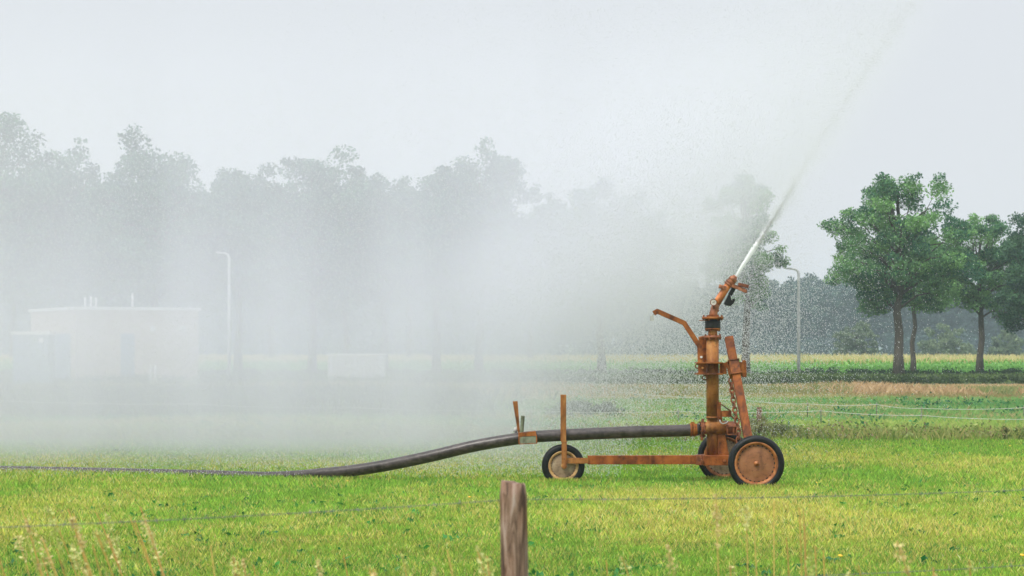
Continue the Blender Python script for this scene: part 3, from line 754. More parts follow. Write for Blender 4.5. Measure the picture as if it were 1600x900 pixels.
# upright hose guide: an angle iron in a lower sleeve
m = MB(); m.box(P(880.0, 652.5, -.110), (pxw(8.6), .012, pxw(72.5))); m.box(P(876.4, 652.5, -.075), (pxw(1.6), .06, pxw(72.5))); m.build('hose_guide', M['rust_tan'], cart, .002)
m = MB(); m.box(P(881.2, 707.0, -.100), (pxw(8.2), .03, pxw(36))); m.box(P(881.2, 689.5, -.1), (pxw(9.6), .04, pxw(2.0)))
m.cyl(P(881.5, 728, -.12), P(881.5, 728, -.06), pxw(3.9), 20); m.cyl(P(881.5, 728, -.132), P(881.5, 728, -.06), pxw(2.3), 6, False); m.build('guide_sleeve', M['rust_tan'], cart, .002)
m = MB(); m.cyl(P(880, 618.7, -.122), P(880, 618.7, -.1), pxw(1.2), 8); m.build('bolt', M['rust_dark'], cart)

# pillar
PC = 1113.6
m = MB(); m.tube([P(PC + .4, 711, .045), P(PC + .4, 653.2, .045)], pxw(9.2), 32, smooth=True); m.tube([P(PC, 653.2), P(PC, 650.8)], pxw(10.2), 32); m.tube([P(PC - .2, 651), P(PC - .2, 528)], pxw(9.8), 32); m.build('pillar', M['rust_tan'], cart)
m = MB(); m.tube([P(PC, 529), P(PC, 512)], pxw(7.2), 28); m.build('pillar_neck', M['rust_tan'], cart)
m = MB(); m.tube([P(PC, 529.2), P(PC, 527), P(PC, 526.5), P(PC, 523.8)], [pxw(13), pxw(14), pxw(14), pxw(12.4)], 28)
for k in range(8):
    a = k * math.pi / 4 + .3; q = P(PC, 526.5) + Vector((math.cos(a), math.sin(a), 0)) * pxw(12.3); m.cyl(q - Vector((0, 0, .035)), q + Vector((0, 0, .035)), pxw(1.5), 6, False)
m.build('flange', M['rust_dark'], cart)
m = MB(); z = [513.2, 511, 509.5, 507.5, 506, 504, 502.5, 499]; rr = [12.0, 12.6, 11.8, 12.6, 11.8, 12.6, 12.0, 12.4]
m.tube([P(PC, y) for y in z], [pxw(q) for q in rr], 32); m.build('swivel_coupling', M['black'], cart)
m = MB(); m.tube([P(PC, 515), P(PC, 513)], pxw(12.2), 28)
for k in range(6):
    a = k * math.pi / 3 + .2; q = P(PC, 514.5) + Vector((math.cos(a), math.sin(a), 0)) * pxw(10.8); m.cyl(q - Vector((0, 0, .022)), q, pxw(1.3), 6, False)
m.build('lower_ring', M['rust'], cart)
m = MB(); m.tube([P(PC, 498.8), P(PC, 494.8)], pxw(16.8), 32)
for k in range(6):
    a = k * math.pi / 3; q = P(PC, 496.8) + Vector((math.cos(a), math.sin(a), 0)) * pxw(14.2); m.cyl(q - Vector((0, 0, .03)), q + Vector((0, 0, .035)), pxw(1.4), 6, False)
m.build('top_flange', M['rust'], cart)
m = MB(); m.cyl(P(1092, 501, -.06), P(1106, 500.4, -.06), pxw(.7), 8); m.build('pin', M['rust_dark'], cart)

# water gun
ep = [(1114.4, 496), (1114.8, 489), (1116.5, 481.5), (1120, 474), (1124.5, 466), (1133, 452.5), (1138.5, 444)]
m = MB(); m.tube([P(*q) for q in ep[:4]], [pxw(q) for q in (6.8, 6.4, 5.9, 5.9)], 22); m.bar(P(1122.3, 487, 0), P(1121.6, 479, 0), pxw(2), pxw(5)); m.build('gun_elbow', M['pink_rust'], cart)
m = MB(); m.tube([P(*q) for q in ep[3:]], [pxw(q) for q in (6.0, 6.0, 5.8, 5.5)], 22); gb = m.build('gun_barrel', M['orange'], cart)
d = (P(1151, 431) - P(1133, 452.5)).normalized()
q0 = P(1138, 445)
m = MB(); 
def along(t): return q0 + d * pxw(t)
m.tube([along(-1), along(1.5)], pxw(7.6), 22); m.tube([along(1.5), along(3)], pxw(6.2), 22); m.tube([along(3), along(5.2)], pxw(7.6), 22); m.tube([along(5.2), along(8)], pxw(6.6), 22); m.tube([along(8), along(13.5), along(14.5)], [pxw(6.8), pxw(6.4), pxw(5.0)], 22); m.tube([along(14.5), along(17.5)], [pxw(4.4), pxw(3.8)], 20)
m.build('nozzle', M['pink_rust'], gb)
m = MB(); m.bar(P(1122.8, 447.4, -.03), P(1134, 450.4, -.03), pxw(6), pxw(8)); m.bar(P(1124.5, 447.8, -.09), P(1125.5, 448.1, .03), pxw(4), pxw(3)); m.build('pivot_block', M['pink_rust'], gb, .003)
m = MB(); m.bar(P(1143, 446.5, -.05), P(1166, 456, -.05), pxw(4.6), pxw(3.2)); m.bar(P(1146, 445.2, .05), P(1165, 452.5, .05), pxw(3.6), pxw(3)); m.box(P(1165, 455.2, 0), (pxw(3), .13, pxw(5))); m.build('drive_arm', M['pink_rust'], gb, .002)
m = MB(); m.bar(P(1153.5, 444.2, .01), P(1169.5, 447.8, .01), pxw(5.2), pxw(8)); m.build('deflector_vane', M['rust_dark'], gb, .002)
m = MB(); m.bar(P(1147, 449, 0), P(1140.5, 461, 0), pxw(6.5), pxw(6)); m.build('swing_bracket', M['black'], gb, .003)
m = MB(); m.prism(xz([(1138.5, 459), (1134, 468), (1131, 474.5), (1134, 477.2), (1141, 478.4), (1145, 475), (1148, 470), (1147.5, 466.5), (1144.5, 467), (1143.8, 470.2), (1142, 468.5), (1141.2, 463)]), D0 - .055, D0 + .055); m.build('counterweight', M['black'], gb, .006)
# gauge
m = MB(); gc = P(1113.8, 472.6, -.085); m.lathe(gc, (0, 1, 0), [(.035, .001), (.035, pxw(5.3)), (-.004, pxw(5.5)), (-.008, pxw(5.2)), (-.006, pxw(4.6)), (.0, pxw(4.5))], 28); m.cyl(P(1114.2, 478, -.06), P(1115.5, 485, -.03), pxw(1.1), 8); gg = m.build('pressure_gauge', M['rust_dark'], cart)
m = MB(); m.lathe(gc, (0, 1, 0), [(.001, pxw(4.6)), (-.001, .001)], 24); m.build('dial', M['dial'], gg)
m = MB(); m.bar(gc + Vector((-.012, -.003, -.004)), gc + Vector((.02, -.003, .008)), .004, .002); m.build('needle', M['black'], gg)

# hand lever
lv = [(1020.5, 490), (1026, 486.5), (1068, 505), (1092, 541.5), (1093, 568)]
m = MB()
for a, b in zip(lv[:-1], lv[1:]): m.bar(P(*a, -.10), P(*b, -.10), pxw(7.4), pxw(7.4))
for q in lv[1:-1]: m.cyl(P(*q, -.10 - pxw(3.65)), P(*q, -.10 + pxw(3.65)), pxw(3.75), 16, True)
hl = m.build('hand_lever', M['rust'], cart, .002)
m = MB(); m.prism(xz([(1014.6, 494), (1019.8, 492.8), (1020.4, 500.6), (1015.2, 501.8)]), D0 - .135, D0 - .075); m.cyl(P(1019, 493.6, -.10), P(1021.2, 489, -.10), .006, 6); m.build('lever_tag', M['white_plastic'], hl)
for (px, py, mt) in ((1094, 557.8, 'steel'), (1096, 574.6, 'rust_tan')):
    m = MB(); m.cyl(P(px, py, -.16), P(px, py, -.1), pxw(1.9), 6, False); m.build('bolt', M[mt], cart)

# clamp round the pillar
m = MB()
for y in (566.9, 584.2): m.box(P(1107, y, -.02), (pxw(41), .30, pxw(2.0)))
m.box(P(1095.8, 575.5, -.10), (pxw(12.4), .05, pxw(16))); m.box(P(1129.5, 575.5, -.06), (pxw(9), .10, pxw(17.6)))
m.box(P(1103.4, 575.5, -.12), (pxw(1.3), .04, pxw(17))); m.box(P(1123.4, 575.5, -.12), (pxw(1.5), .04, pxw(17)))
m.prism(xz([(1132, 566), (1139, 562.5), (1148, 597), (1143.5, 598), (1137, 586)]), D0 - .14, D0 - .115)
m.build('pillar_clamp', M['rust'], cart, .002)
m = MB(); m.torus(P(1088.4, 572, -.09), (0, 1, 0), pxw(3.2), pxw(.9), 18, 8); m.torus(P(1100.5, 590, -.08), (.3, 1, 0), pxw(3.6), pxw(1.0), 18, 8); m.build('ring', M['rust_dark'], cart)

# the two adjustable wheel legs
nd0, nd1 = -.22, -.78
def leg(a, b, wpx, name, mt):
    m = MB(); m.bar(a, b, pxw(wpx), pxw(wpx)); return m.build(name, mt, cart, .004)
lt = at(1138.8, 527.3, D0 + nd0); lb = at(1176.3, 722, D0 + nd1)
leg(lt, lb, 12.7, 'wheel_leg', M['rust_beam'])
m = MB(); dd = (lb - lt).normalized()
for (u0, u1, wd) in ((.192, .200, 18), (.300, .308, 18.5)): m.bar(lt.lerp(lb, u0), lt.lerp(lb, u1), pxw(wd), pxw(wd))
m.bar(lt.lerp(lb, .2), lt.lerp(lb, .3), pxw(15), pxw(15)); m.prism(xz([(1149.5, 565.5), (1158.5, 561.8), (1161, 564), (1161.6, 588), (1155.2, 589.5)]), D0 - .34, D0 - .32)
m.build('leg_sleeve', M['rust'], cart, .002)
m = MB(); m.cyl(at(1158.3, 564.5, D0 - .35), at(1158.3, 564.5, D0 - .31), pxw(1.4), 8); m.build('bolt', M['steel'], cart)
m = MB(); m.cyl(lb + Vector((.0, .05, 0)), nc, .028, 14); m.build('stub_axle', M['rust_dark'], cart)
lt2 = at(1097.5, 525.5, D0 + .16); lb2 = Vector((fc.x, fc.y - .16, fc.z + .0))
leg(lt2, lb2, 12.6, 'wheel_leg', M['rust'])
m = MB(); m.cyl(lb2, fc, .028, 14); m.build('stub_axle', M['rust_dark'], cart)

# tee, flange, valve
TY = 668
m = MB(); m.tube([P(1097, TY + 2), P(1102, TY + 1), P(1112, TY), P(1134, TY)], [pxw(9.2), pxw(9.4), pxw(10.3), pxw(10.3)], 28); m.build('pipe_tee', M['rust_tan'], cart)
m = MB(); m.tube([P(1095.2, 671), P(1097.2, 671)], pxw(13.4), 28); m.tube([P(1098, 671), P(1100, 671)], pxw(12.6), 28); m.bar(P(1096, 688, -.05), P(1097.4, 654, -.05), pxw(4), pxw(3))
for k in range(8):
    a = k * math.pi / 4 + .2; q = P(1097.5, 671) + Vector((0, math.cos(a), math.sin(a))) * pxw(11.2); m.cyl(q - Vector((.03, 0, 0)), q + Vector((.035, 0, 0)), pxw(1.3), 6, False)
m.build('hose_flange', M['rust_dark'], cart)
m = MB(); m.tube([P(1089, 671.2), P(1095.4, 671)], pxw(8.2), 24); m.build('hose_spigot', M['black'], cart)
m = MB()
for x0, x1, r in ((1078.2, 1081.4, 10.6), (1081.4, 1083, 9.8), (1083, 1086.2, 10.6), (1086.2, 1089, 9.6)): m.tube([P(x0, 671.6), P(x1, 671.5)], pxw(r), 28)
m.box(P(1082, 661, -.03), (pxw(5), .03, pxw(4))); m.build('hose_clamp', M['rust'], cart)
m = MB(); m.tube([P(1134, 668.5), P(1136, 668.5)], pxw(11.6), 28); m.tube([P(1136, 669), P(1148, 669), P(1151, 669)], [pxw(10.8), pxw(10.8), pxw(7)], 28)
m.box(P(1142.5, 678.4, -.085), (pxw(14), .03, pxw(2))); m.box(P(1135.5, 672, -.085), (pxw(2), .03, pxw(12))); m.box(P(1150, 672, -.085), (pxw(1.8), .03, pxw(12))); m.box(P(1142.5, 666.4, -.085), (pxw(14), .03, pxw(1.6))); m.box(P(1145, 672, -.08), (pxw(2.4), .03, pxw(11)))
m.build('end_valve', M['rust_dark'], cart, .001)
m = MB(); hp = [P(1123.2, 655.5, -.10), P(1124.2, 659.5, -.105), P(1128, 661.8, -.105), P(1133, 660.4, -.105), P(1136.4, 657.6, -.1)]; m.tube(hp, pxw(.9), 8); m.build('wire_loop', M['white_plastic'], cart)
m = MB(); m.box(P(1122.5, 640.5, -.06), (pxw(6), .03, pxw(25))); m.box(P(1134, 646.2, -.06), (pxw(15.6), .06, pxw(9.6))); m.build('latch_bracket', M['rust'], cart, .002)
m = MB(); m.cyl(P(1123, 629.5, -.07), P(1139.2, 640.8, -.07), pxw(1), 8); m.cyl(P(1140, 648.5, -.07), P(1150, 657, -.07), pxw(1.2), 8); m.box(P(1139.2, 641.4, -.07), (pxw(3), .02, pxw(2.4))); m.build('latch_rod', M['rust_dark'], cart)
m = MB(); m.prism(xz([(1121.5, 678), (1132.5, 679.5), (1138.8, 711), (1121.5, 711)]), D0 - .012, D0 + .012); m.prism(xz([(1104, 700), (1105, 700), (1105, 711), (1101, 711)]), D0 - .012, D0 + .012); m.build('gusset', M['rust'], cart, .002)
# chain
m = MB(); cp = [(1140, 592), (1142, 613), (1145, 636), (1148, 652), (1151, 670), (1150.5, 690)]
cpts = [P(*q, -.13 - .02 * i) for i, q in enumerate(cp)]; Ltot = 0; fl = []
for a, b in zip(cpts[:-1], cpts[1:]):
    n = max(1, round((b - a).length / .062))
    for k in range(n): fl.append((a.lerp(b, (k + .5) / n), (b - a).normalized()))
for i, (c, dr) in enumerate(fl):
    ax = Vector((0, 1, 0)) if i % 2 == 0 else Vector((1, .35, 0)); ax = (ax - ax.dot(dr) * dr).normalized(); s_ = ax.cross(dr)
    ring = [c + dr * math.cos(t) * .042 + s_ * math.sin(t) * .024 for t in [2 * math.pi * k / 16 for k in range(17)]]
    m.tube(ring, .0098, 6, cap=False)
m.build('chain', M['rust_dark'], cart)

# ------------------------------------------------------------------ hose
hp = [(1092, 671.2, 0), (1060, 673, 0), (1000, 674.6, 0), (918, 678, 0), (838, 682.2, 0), (800, 686.6, 0), (740, 697, .05), (675, 712.3, .15), (612, 725.5, .3), (550, 735.4, .45), (487, 741.5, .65), (420, 743.6, .9), (330, 744, 1.2), (200, 742.8, 1.6), (60, 740.5, 2.0), (-120, 738, 2.4), (-350, 737, 2.6)]
base = [at(x, y, D0 + dy) for x, y, dy in hp]
for b in base:
    if b.z < .072: b.z = .072 - min(.026, max(0, (-.2 - b.x) * .02))
def crom(p0, p1, p2, p3, t): return .5 * ((2 * p1) + (-p0 + p2) * t + (2 * p0 - 5 * p1 + 4 * p2 - p3) * t * t + (-p0 + 3 * p1 - 3 * p2 + p3) * t ** 3)
hpts = []
for i in range(len(base) - 1):
    p0 = base[max(i - 1, 0)]; p3 = base[min(i + 2, len(base) - 1)]
    for k in range(6): hpts.append(crom(p0, base[i], base[i + 1], p3, k / 6))
hpts.append(base[-1])
m = MB(); m.tube(hpts, [.0715 if i < 60 else .068 for i in range(len(hpts))], 28); o = m.build('hose', M['hose']); tag(o, 'thick wet black hose running from the cart along the grass', 'hose')

# bracket riding on the hose
br = empty('hose_bracket', tuple(P(824, 690)), 'rusty bracket with a leaning bar and hollow tube sitting on the hose', 'bracket')
m = MB(); m.prism(xz([(810.5, 681.5), (838, 680.5), (838.6, 691.6), (811, 693.2)]), D0 - .108, D0 - .092); m.build('face_plate', M['greenish'], br, .002)
m = MB(); m.prism(xz([(809.6, 675.8), (837, 673.2), (838.4, 680.6), (810, 681.8)]), D0 - .112, D0 + .11)
m.prism(xz([(809.8, 680), (811.6, 680), (812, 694), (810.2, 694)]), D0 - .118, D0 - .09); m.prism(xz([(837, 679), (838.8, 679), (839.4, 692.4), (837.6, 692.4)]), D0 - .118, D0 - .09); m.prism(xz([(810.2, 692.8), (839.2, 691.2), (839.3, 692.4), (810.3, 694)]), D0 - .118, D0 + .09)
m.build('saddle', M['rust'], br, .002)
m = MB(); m.prism(xz([(801, 627.2), (808.8, 626.8), (812.6, 677), (809.4, 677.6)]), D0 + .03, D0 + .05); m.build('leaning_bar', M['rust_tan'], br, .002)
m = MB(); c0 = P(814.8, 679, -.06); c1 = P(816.9, 650, -.085); m.tube([c0, c1], pxw(3.1), 18, cap=False); m.tube([c0, c1], pxw(2.4), 18, cap=False); dd = (c1 - c0).normalized(); m.tube([c1 - dd * .01, c1], [pxw(3.1), pxw(3.1)], 18, cap=False); m.torus(c1, dd, pxw(2.75), pxw(.5), 18, 6); m.build('hollow_tube', M['greenish'], br)
m = MB(); m.tube([c0, c1 - dd * .012], pxw(2.35), 16); m.build('bore_shade', M['black'], br)  # black fill added to stand in for the shade inside the hollow tube
m = MB(); m.lathe(P(805.5, 672.5, .06), (.3, 0, 1), [(-.03, .001), (-.028, .024), (.02, .026), (.034, .012), (.04, .001)], 14); m.build('cap', M['white_plastic'], br)

# ------------------------------------------------------------------ foreground fence
dirf = Vector((1.73, .80, 0)).normalized(); pc = Vector(((802.5 - 800) / F * 7.7, 7.7, 0))
def fence_post(base, top, label):
    m = MB(); n = 40; rings = 26; vs = []; rr = random.Random(3)
    ph = [rr.uniform(0, 6.28) for _ in range(6)]
    for i in range(rings):
        z = top * i / (rings - 1)
        for j in range(n):
            a = 2 * math.pi * j / n; q = (abs(math.cos(a)) ** 5 + abs(math.sin(a)) ** 5) ** (-1 / 5)
            r = .0485 * (q * .55 + .45) * (1 + .10 * (1 - z / top)) + .0014 * math.sin(9 * a + ph[0] + z * 2) + .001 * math.sin(17 * a + ph[1] + z * 5) + .0016 * math.sin(3 * a + z * 6 + ph[2])
            if i == rings - 1: r *= .90
            zz = z if i < rings - 2 else (z - .006 if i == rings - 2 else z + .004 * math.sin(5 * a) - .01 * math.cos(a) * .6)
            vs.append((base.x + math.cos(a) * r + .004 * math.sin(z * 3), base.y + math.sin(a) * r, zz))
    fs = [(i * n + j, i * n + (j + 1) % n, (i + 1) * n + (j + 1) % n, (i + 1) * n + j) for i in range(rings - 1) for j in range(n)] + [tuple((rings - 1) * n + j for j in range(n))]
    m.add(vs, fs, True); m.sm[-1] = False
    o = m.build('fence_post', M['wood']); tag(o, label, 'fence post'); return o
topz = CH - (754 - HOR) / F * 7.7
fence_post(pc, topz, 'weathered grey brown wooden fence post in the foreground')
ends = [pc - dirf * 4.2, pc + dirf * 4.2]
for e, lb in zip(ends, ('weathered wooden fence post standing left of the photo', 'weathered wooden fence post standing right of the photo')): fence_post(e, topz, lb)
def barb_wire(z, label, dz=0):
    m = MB(); L = 8.4; p0 = ends[0] + Vector((.0, .055, 0)); k = 420; s1, s2 = [], []
    for i in range(k + 1):
        u = i / k; q = p0 + dirf * L * u; sag = -.035 * (1 - (4 * abs(u - .5) - 1) ** 2); q.z = z + sag
        a = u * L * 2 * math.pi / .05
        s1.append(q + Vector((0, math.cos(a), math.sin(a))) * .0011); s2.append(q - Vector((0, math.cos(a), math.sin(a))) * .0011)
    m.tube(s1, .0011, 5); m.tube(s2, .0011, 5)
    x = .04
    while x < L:
        q = s1[int(x / L * k)]
        for t in range(2):
            a = random.random() * 6.28; v = Vector((.35, math.cos(a), math.sin(a))).normalized() * .014; m.cyl(q - v + dirf * .003 * t, q + v + dirf * .003 * t, .0009, 4)
        m.tube([q - dirf * .007, q + dirf * .007], .0022, 6); x += .10 * random.uniform(.8, 1.25)
    o = m.build('barbed_wire', M['wire']); tag(o, label, 'barbed wire', 'barbed wires of the foreground fence')
barb_wire(CH - (782 - HOR) / F * 7.7, 'upper barbed wire passing behind the fence post top')
barb_wire(CH - (920 - HOR) / F * 7.7 + .01, 'lower barbed wire near the bottom right corner')

# tall dry stalks along the fence, out of focus
def stalks():
    spots = []
    for k in range(28): spots.append((random.uniform(-40, 230), random.uniform(785, 905), -.30))
    for k in range(18): spots.append((random.uniform(230, 780), random.uniform(850, 915), -.15))
    for k in range(10): spots.append((random.uniform(1120, 1290), random.uniform(775, 900), -.03))
    for k in range(16): spots.append((random.uniform(830, 1640), random.uniform(835, 915), random.uniform(-.2, .05)))
    spots += [(935, 830, -.05), (970, 868, -.35), (1408, 850, -.35), (745, 852, -.25), (1212, 782, 0.0), (1180, 830, -.05), (150, 800, -.33), (85, 806, -.33), (25, 800, -.3)]
    for (px, py, ln) in spots:
        Y = random.uniform(6.6, 8.6); tip = at(px, py, Y); L = tip.z
        if L < .2: continue
        bx = tip.x - ln * L * .75 * random.uniform(.7, 1.2); by = Y + random.uniform(-.1, .1)
        n = 8; pts = []
        for i in range(n + 1):
            u = i / n; pts.append(np.array([bx + (tip.x - bx) * u ** 1.6, by, L * u]))
        side = np.array([1, 0, 0.]); w0 = .0022
        col = np.array(random.choice([(.66, .44, .13), (.68, .50, .17), (.46, .48, .13), (.64, .38, .13)])) * random.uniform(.8, 1.1)
        for s2 in (np.array([1, 0, 0.]), np.array([0, 1, 0.])):
            Vv, Ff = [], []
            for i, p in enumerate(pts): Vv += [p - s2 * w0, p + s2 * w0]
            for i in range(n): Ff.append((2 * i, 2 * i + 1, 2 * i + 3, 2 * i + 2))
            push((np.array(Vv), np.array(Ff), np.repeat(col[None], len(Vv), 0)))
        if random.random() < .5:          # open seed head
            hL = random.uniform(.08, .20); k = 26; uu = rng.random(k); q = np.array([pts[-1] - (pts[-1] - pts[-2]) / np.linalg.norm(pts[-1] - pts[-2]) * hL * u for u in uu])
            hc = np.array(random.choice([(.70, .62, .28), (.70, .56, .26), (.54, .58, .19), (.62, .62, .26)]))
            rad = .002 + .009 * np.sin(np.pi * np.clip(uu, .05, .95))
            push(leaves(q[:, 0], q[:, 1], q[:, 2], 3, rad, .014, np.repeat(hc[None], k, 0), flat=1))
    # soft green blades at their feet
    n = 900; px = rng.uniform(-60, 1660, n); Y = rng.uniform(6.4, 8.6, n); x = (px - 800) / F * Y
    v, f, c = blades(x, Y, np.zeros(n), .25 + .38 * rng.random(n), .006, .45, mixc(np.array([.12, .25, .04]), np.array([.36, .32, .11]), rng.random(n)))
    push((v, np.stack([f[0::2, 0], f[0::2, 1], f[0::2, 2], f[1::2, 2]], 1), c))
    flush('tall_grass', M['grassblade'], 'tall dry grass stalks along the foreground fence', 'tall grass')
stalks()

# dandelions
M['yellow'] = surface('yellow_petals', [(.3, (.70, .38, .01)), (.7, (.80, .52, .03))], 60, rough=.6)
M['stemgreen'] = surface('green_stem', [(.3, (.10, .20, .04)), (.7, (.16, .28, .06))], 40, rough=.6)
for (px, py) in ((734, 777), (1276, 755), (1313, 869), (1597, 868), (1227, 708), (1270, 710), (1283, 712), (1334, 710), (1349, 708), (1500, 708), (1578, 697), (543, 752), (1040, 701)):
    Y = F * (CH - .06) / (py - HOR); p = at(px, py, Y)
    r_ = empty('dandelion', (p.x, Y, 0), 'small yellow dandelion flower in the mown grass', 'flower', 'yellow flowers dotted over the field')
    m = MB(); m.tube([(p.x, Y, 0), (p.x, Y, p.z)], .002, 5); m.build('stem', M['stemgreen'], r_)
    m = MB(); m.lathe((p.x, Y, p.z), (.1, -.35, 1), [(-.006, .003), (.002, .012), (.006, .019), (.010, .013), (.012, .001)], 14); m.build('flower_head', M['yellow'], r_)

# ------------------------------------------------------------------ water: jet, droplets, mist
def water_mat():
    m, n, b = mat('white_water')
    t, r = noise_ramp(n, [(.3, (.80, .82, .84)), (.7, (.92, .93, .94))], 14)
    n.links.new(r.outputs[0], b.inputs['Base Color']); b.inputs['Roughness'].default_value = .25
    tr = n.nodes.new('ShaderNodeBsdfTranslucent'); tr.inputs['Color'].default_value = (.9, .92, .94, 1)
    ms = n.nodes.new('ShaderNodeMixShader'); ms.inputs[0].default_value = .5
    n.links.new(b.outputs[0], ms.inputs[1]); n.links.new(tr.outputs[0], ms.inputs[2]); n.links.new(ms.outputs[0], n.nodes['Material Output'].inputs['Surface'])
    return m
M['water'] = water_mat()
jp = [(1149.5, 432.8), (1160, 416), (1172, 398), (1184, 380), (1196, 362), (1208, 344), (1222, 322), (1244, 284), (1270, 240), (1310, 178), (1350, 118), (1390, 58), (1430, 0), (1475, -66)]
jpts = [P(x, y, .02 * i) for i, (x, y) in enumerate(jp)]
m = MB(); rj = random.Random(4); path = []; rad = []
for i in range(5):
    for k in range(10):
        u = k / 10; path.append(jpts[i].lerp(jpts[i + 1], u) + Vector((rj.gauss(0, .006), 0, rj.gauss(0, .006))) * (i > 2)); t = (i + u) / 5
        rad.append(pxw(2.2 + 2.6 * min(1, t * 1.5)) * (1 if t < .6 else 1 - (t - .6) * 2.2) * (rj.uniform(.92, 1.08) if t < .5 else rj.uniform(.6, 1.15)))
m.tube(path, rad, 14)
jet = m.build('water_jet', M['water']); tag(jet, 'white jet of water shooting up and right from the nozzle', 'water jet')

def drops(X, sz, d=np.array([.25, 0, -1.0]), name=None):
    n = len(X); d = d / np.linalg.norm(d)
    e = rng.normal(0, 1, (n, 3)); e -= (e @ d)[:, None] * d; e /= np.linalg.norm(e, axis=1)[:, None]; g_ = np.cross(np.broadcast_to(d, (n, 3)), e)
    s = sz[:, None]; L = s * (.8 + .9 * rng.random(n))[:, None]
    V = np.stack([X + d * L * .6, X + e * s * .5, X - e * s * .25 + g_ * s * .43, X - e * s * .25 - g_ * s * .43, X - d * L * .6], 1)
    Ft = np.arange(n)[:, None, None] * 5 + np.array([[0, 1, 2], [0, 2, 3], [0, 3, 1], [4, 2, 1], [4, 3, 2], [4, 1, 3]])[None]
    return V.reshape(-1, 3), Ft.reshape(-1, 3)
# breaking end of the jet
Xj = []; Sj = []
for i in range(3, len(jpts) - 1):
    n = int(1200 if i < 7 else 480); u = rng.random(n)[:, None]; a, b = np.array(jpts[i]), np.array(jpts[i + 1])
    sp = pxw(1.5 + .95 * (i - 2.5)); x = a * (1 - u) + b * u + rng.normal(0, 1, (n, 3)) * (sp * np.where(rng.random(n) < (.35 if i < 7 else .6), .42, 1.0))[:, None]; Xj.append(x); Sj.append(rng.uniform(.003, .008, n))
v, f = drops(np.concatenate(Xj), np.concatenate(Sj), np.array([.55, 0, .83]))
js = link('breaking_spray', np_mesh('breaking_spray', v, f), M['water'], jet); js['kind'] = 'stuff'

def edge_x(z): return 1.3 + .65 * z
Xd = []
n = 150000; z = rng.random(n) ** 1.3 * 6.2; x = edge_x(z) - rng.exponential(3.6, n); y = rng.uniform(25.5, 28.5, n); Xd.append(np.stack([x, y, z], 1)[x > -9])
n = 150000; px = rng.normal(1050, 115, n); py = rng.normal(470, 110, n); y = rng.uniform(25.7, 29.5, n); q = np.stack([(px - 800) / F * y, y, CH - (py - HOR) / F * y], 1); Xd.append(q[(q[:, 2] > .05)])
n = 13000; px = rng.uniform(1100, 1560, n); py = rng.uniform(300, 640, n); k = rng.random(n) < np.exp(-(px - 1150) / 170); px, py = px[k], py[k]; y = rng.uniform(25.7, 29, k.sum()); Xd.append(np.stack([(px - 800) / F * y, y, CH - (py - HOR) / F * y], 1))
n = 130000; z = rng.random(n) ** 1.2 * 5; x = rng.uniform(-8, 3, n); y = rng.uniform(25.4, 27.5, n); k = x < edge_x(z) - .8 * rng.random(n); Xd.append(np.stack([x, y, z], 1)[k])
Xd = np.concatenate(Xd)
v, f = drops(Xd, rng.uniform(.0035, .0095, len(Xd)))
dr = link('water_droplets', np_mesh('water_droplets', v, f), M['water']); tag(dr, 'fine white water droplets raining down left of the cart', 'droplets', kind='stuff')

def mist_mat():
    m = bpy.data.materials.new('water_mist'); m.use_nodes = True; n = m.node_tree; n.nodes.clear()
    A = n.nodes.new; ln = n.links.new
    o = A('ShaderNodeOutputMaterial'); v = A('ShaderNodeVolumePrincipled'); v.inputs['Color'].default_value = (.930, .930, 1.0, 1); v.inputs['Anisotropy'].default_value = .35
    ln(v.outputs[0], o.inputs['Volume'])
    tc = A('ShaderNodeTexCoord'); sp = A('ShaderNodeSeparateXYZ'); ln(tc.outputs['Object'], sp.inputs[0])
    def mth(op, a, b=None, c=None):
        q = A('ShaderNodeMath'); q.operation = op
        for i, s in enumerate((a, b, c)):
            if s is None: continue
            if isinstance(s, (int, float)): q.inputs[i].default_value = s
            else: ln(s, q.inputs[i])
        return q.outputs[0]
    def smooth(val, a, b, lo=0., hi=1.):
        q = A('ShaderNodeMapRange'); q.interpolation_type = 'SMOOTHSTEP'; q.inputs['From Min'].default_value = a; q.inputs['From Max'].default_value = b
        q.inputs['To Min'].default_value = lo; q.inputs['To Max'].default_value = hi; ln(val, q.inputs['Value']); return q.outputs[0]
    X, Y, Z = sp.outputs
    # distance behind the leaning edge of the jet
    e = mth('SUBTRACT', mth('MULTIPLY_ADD', Z, .80, 1.35), X)
    fe = smooth(e, -.25, 2.8)
    front = smooth(Y, 25.3, 32.5); back = smooth(Y, 33, 38, 1, 0); left = smooth(X, -13, -9, 0, 1); top = mth('MULTIPLY', smooth(Z, 4.2, 7.5, 1, .06), smooth(Z, 1.6, 4.2, 1.8, 1.0))
    core = mth('MULTIPLY', smooth(e, -.1, 1.0), smooth(e, 2.0, 5.5, 1, 0)); core = mth('MULTIPLY', core, smooth(Z, 1.5, 3.2))
    # falling curtains: noise stretched along the fall
    mp = A('ShaderNodeMapping'); mp.inputs['Scale'].default_value = (.8, .35, .10); ln(tc.outputs['Object'], mp.inputs[0])
    nz = A('ShaderNodeTexNoise'); nz.inputs['Scale'].default_value = 1.0; nz.inputs['Detail'].default_value = 2; ln(mp.outputs[0], nz.inputs['Vector'])
    nn = smooth(nz.outputs['Fac'], .32, .68, .74, 1.24)
    d = mth('MULTIPLY', fe, nn); d = mth('MULTIPLY_ADD', core, 1.3, d)
    for q in (front, back, left, top): d = mth('MULTIPLY', d, q)
    ln(mth('MULTIPLY', d, MIST), v.inputs['Density'])
    return m
MIST = .15
m = MB(); m.box((-3.5, 32, 5.0), (21, 14, 9.9)); mo = m.build('spray_mist', mist_mat()); tag(mo, 'pale cloud of water mist drifting left from the jet', 'mist', kind='stuff')

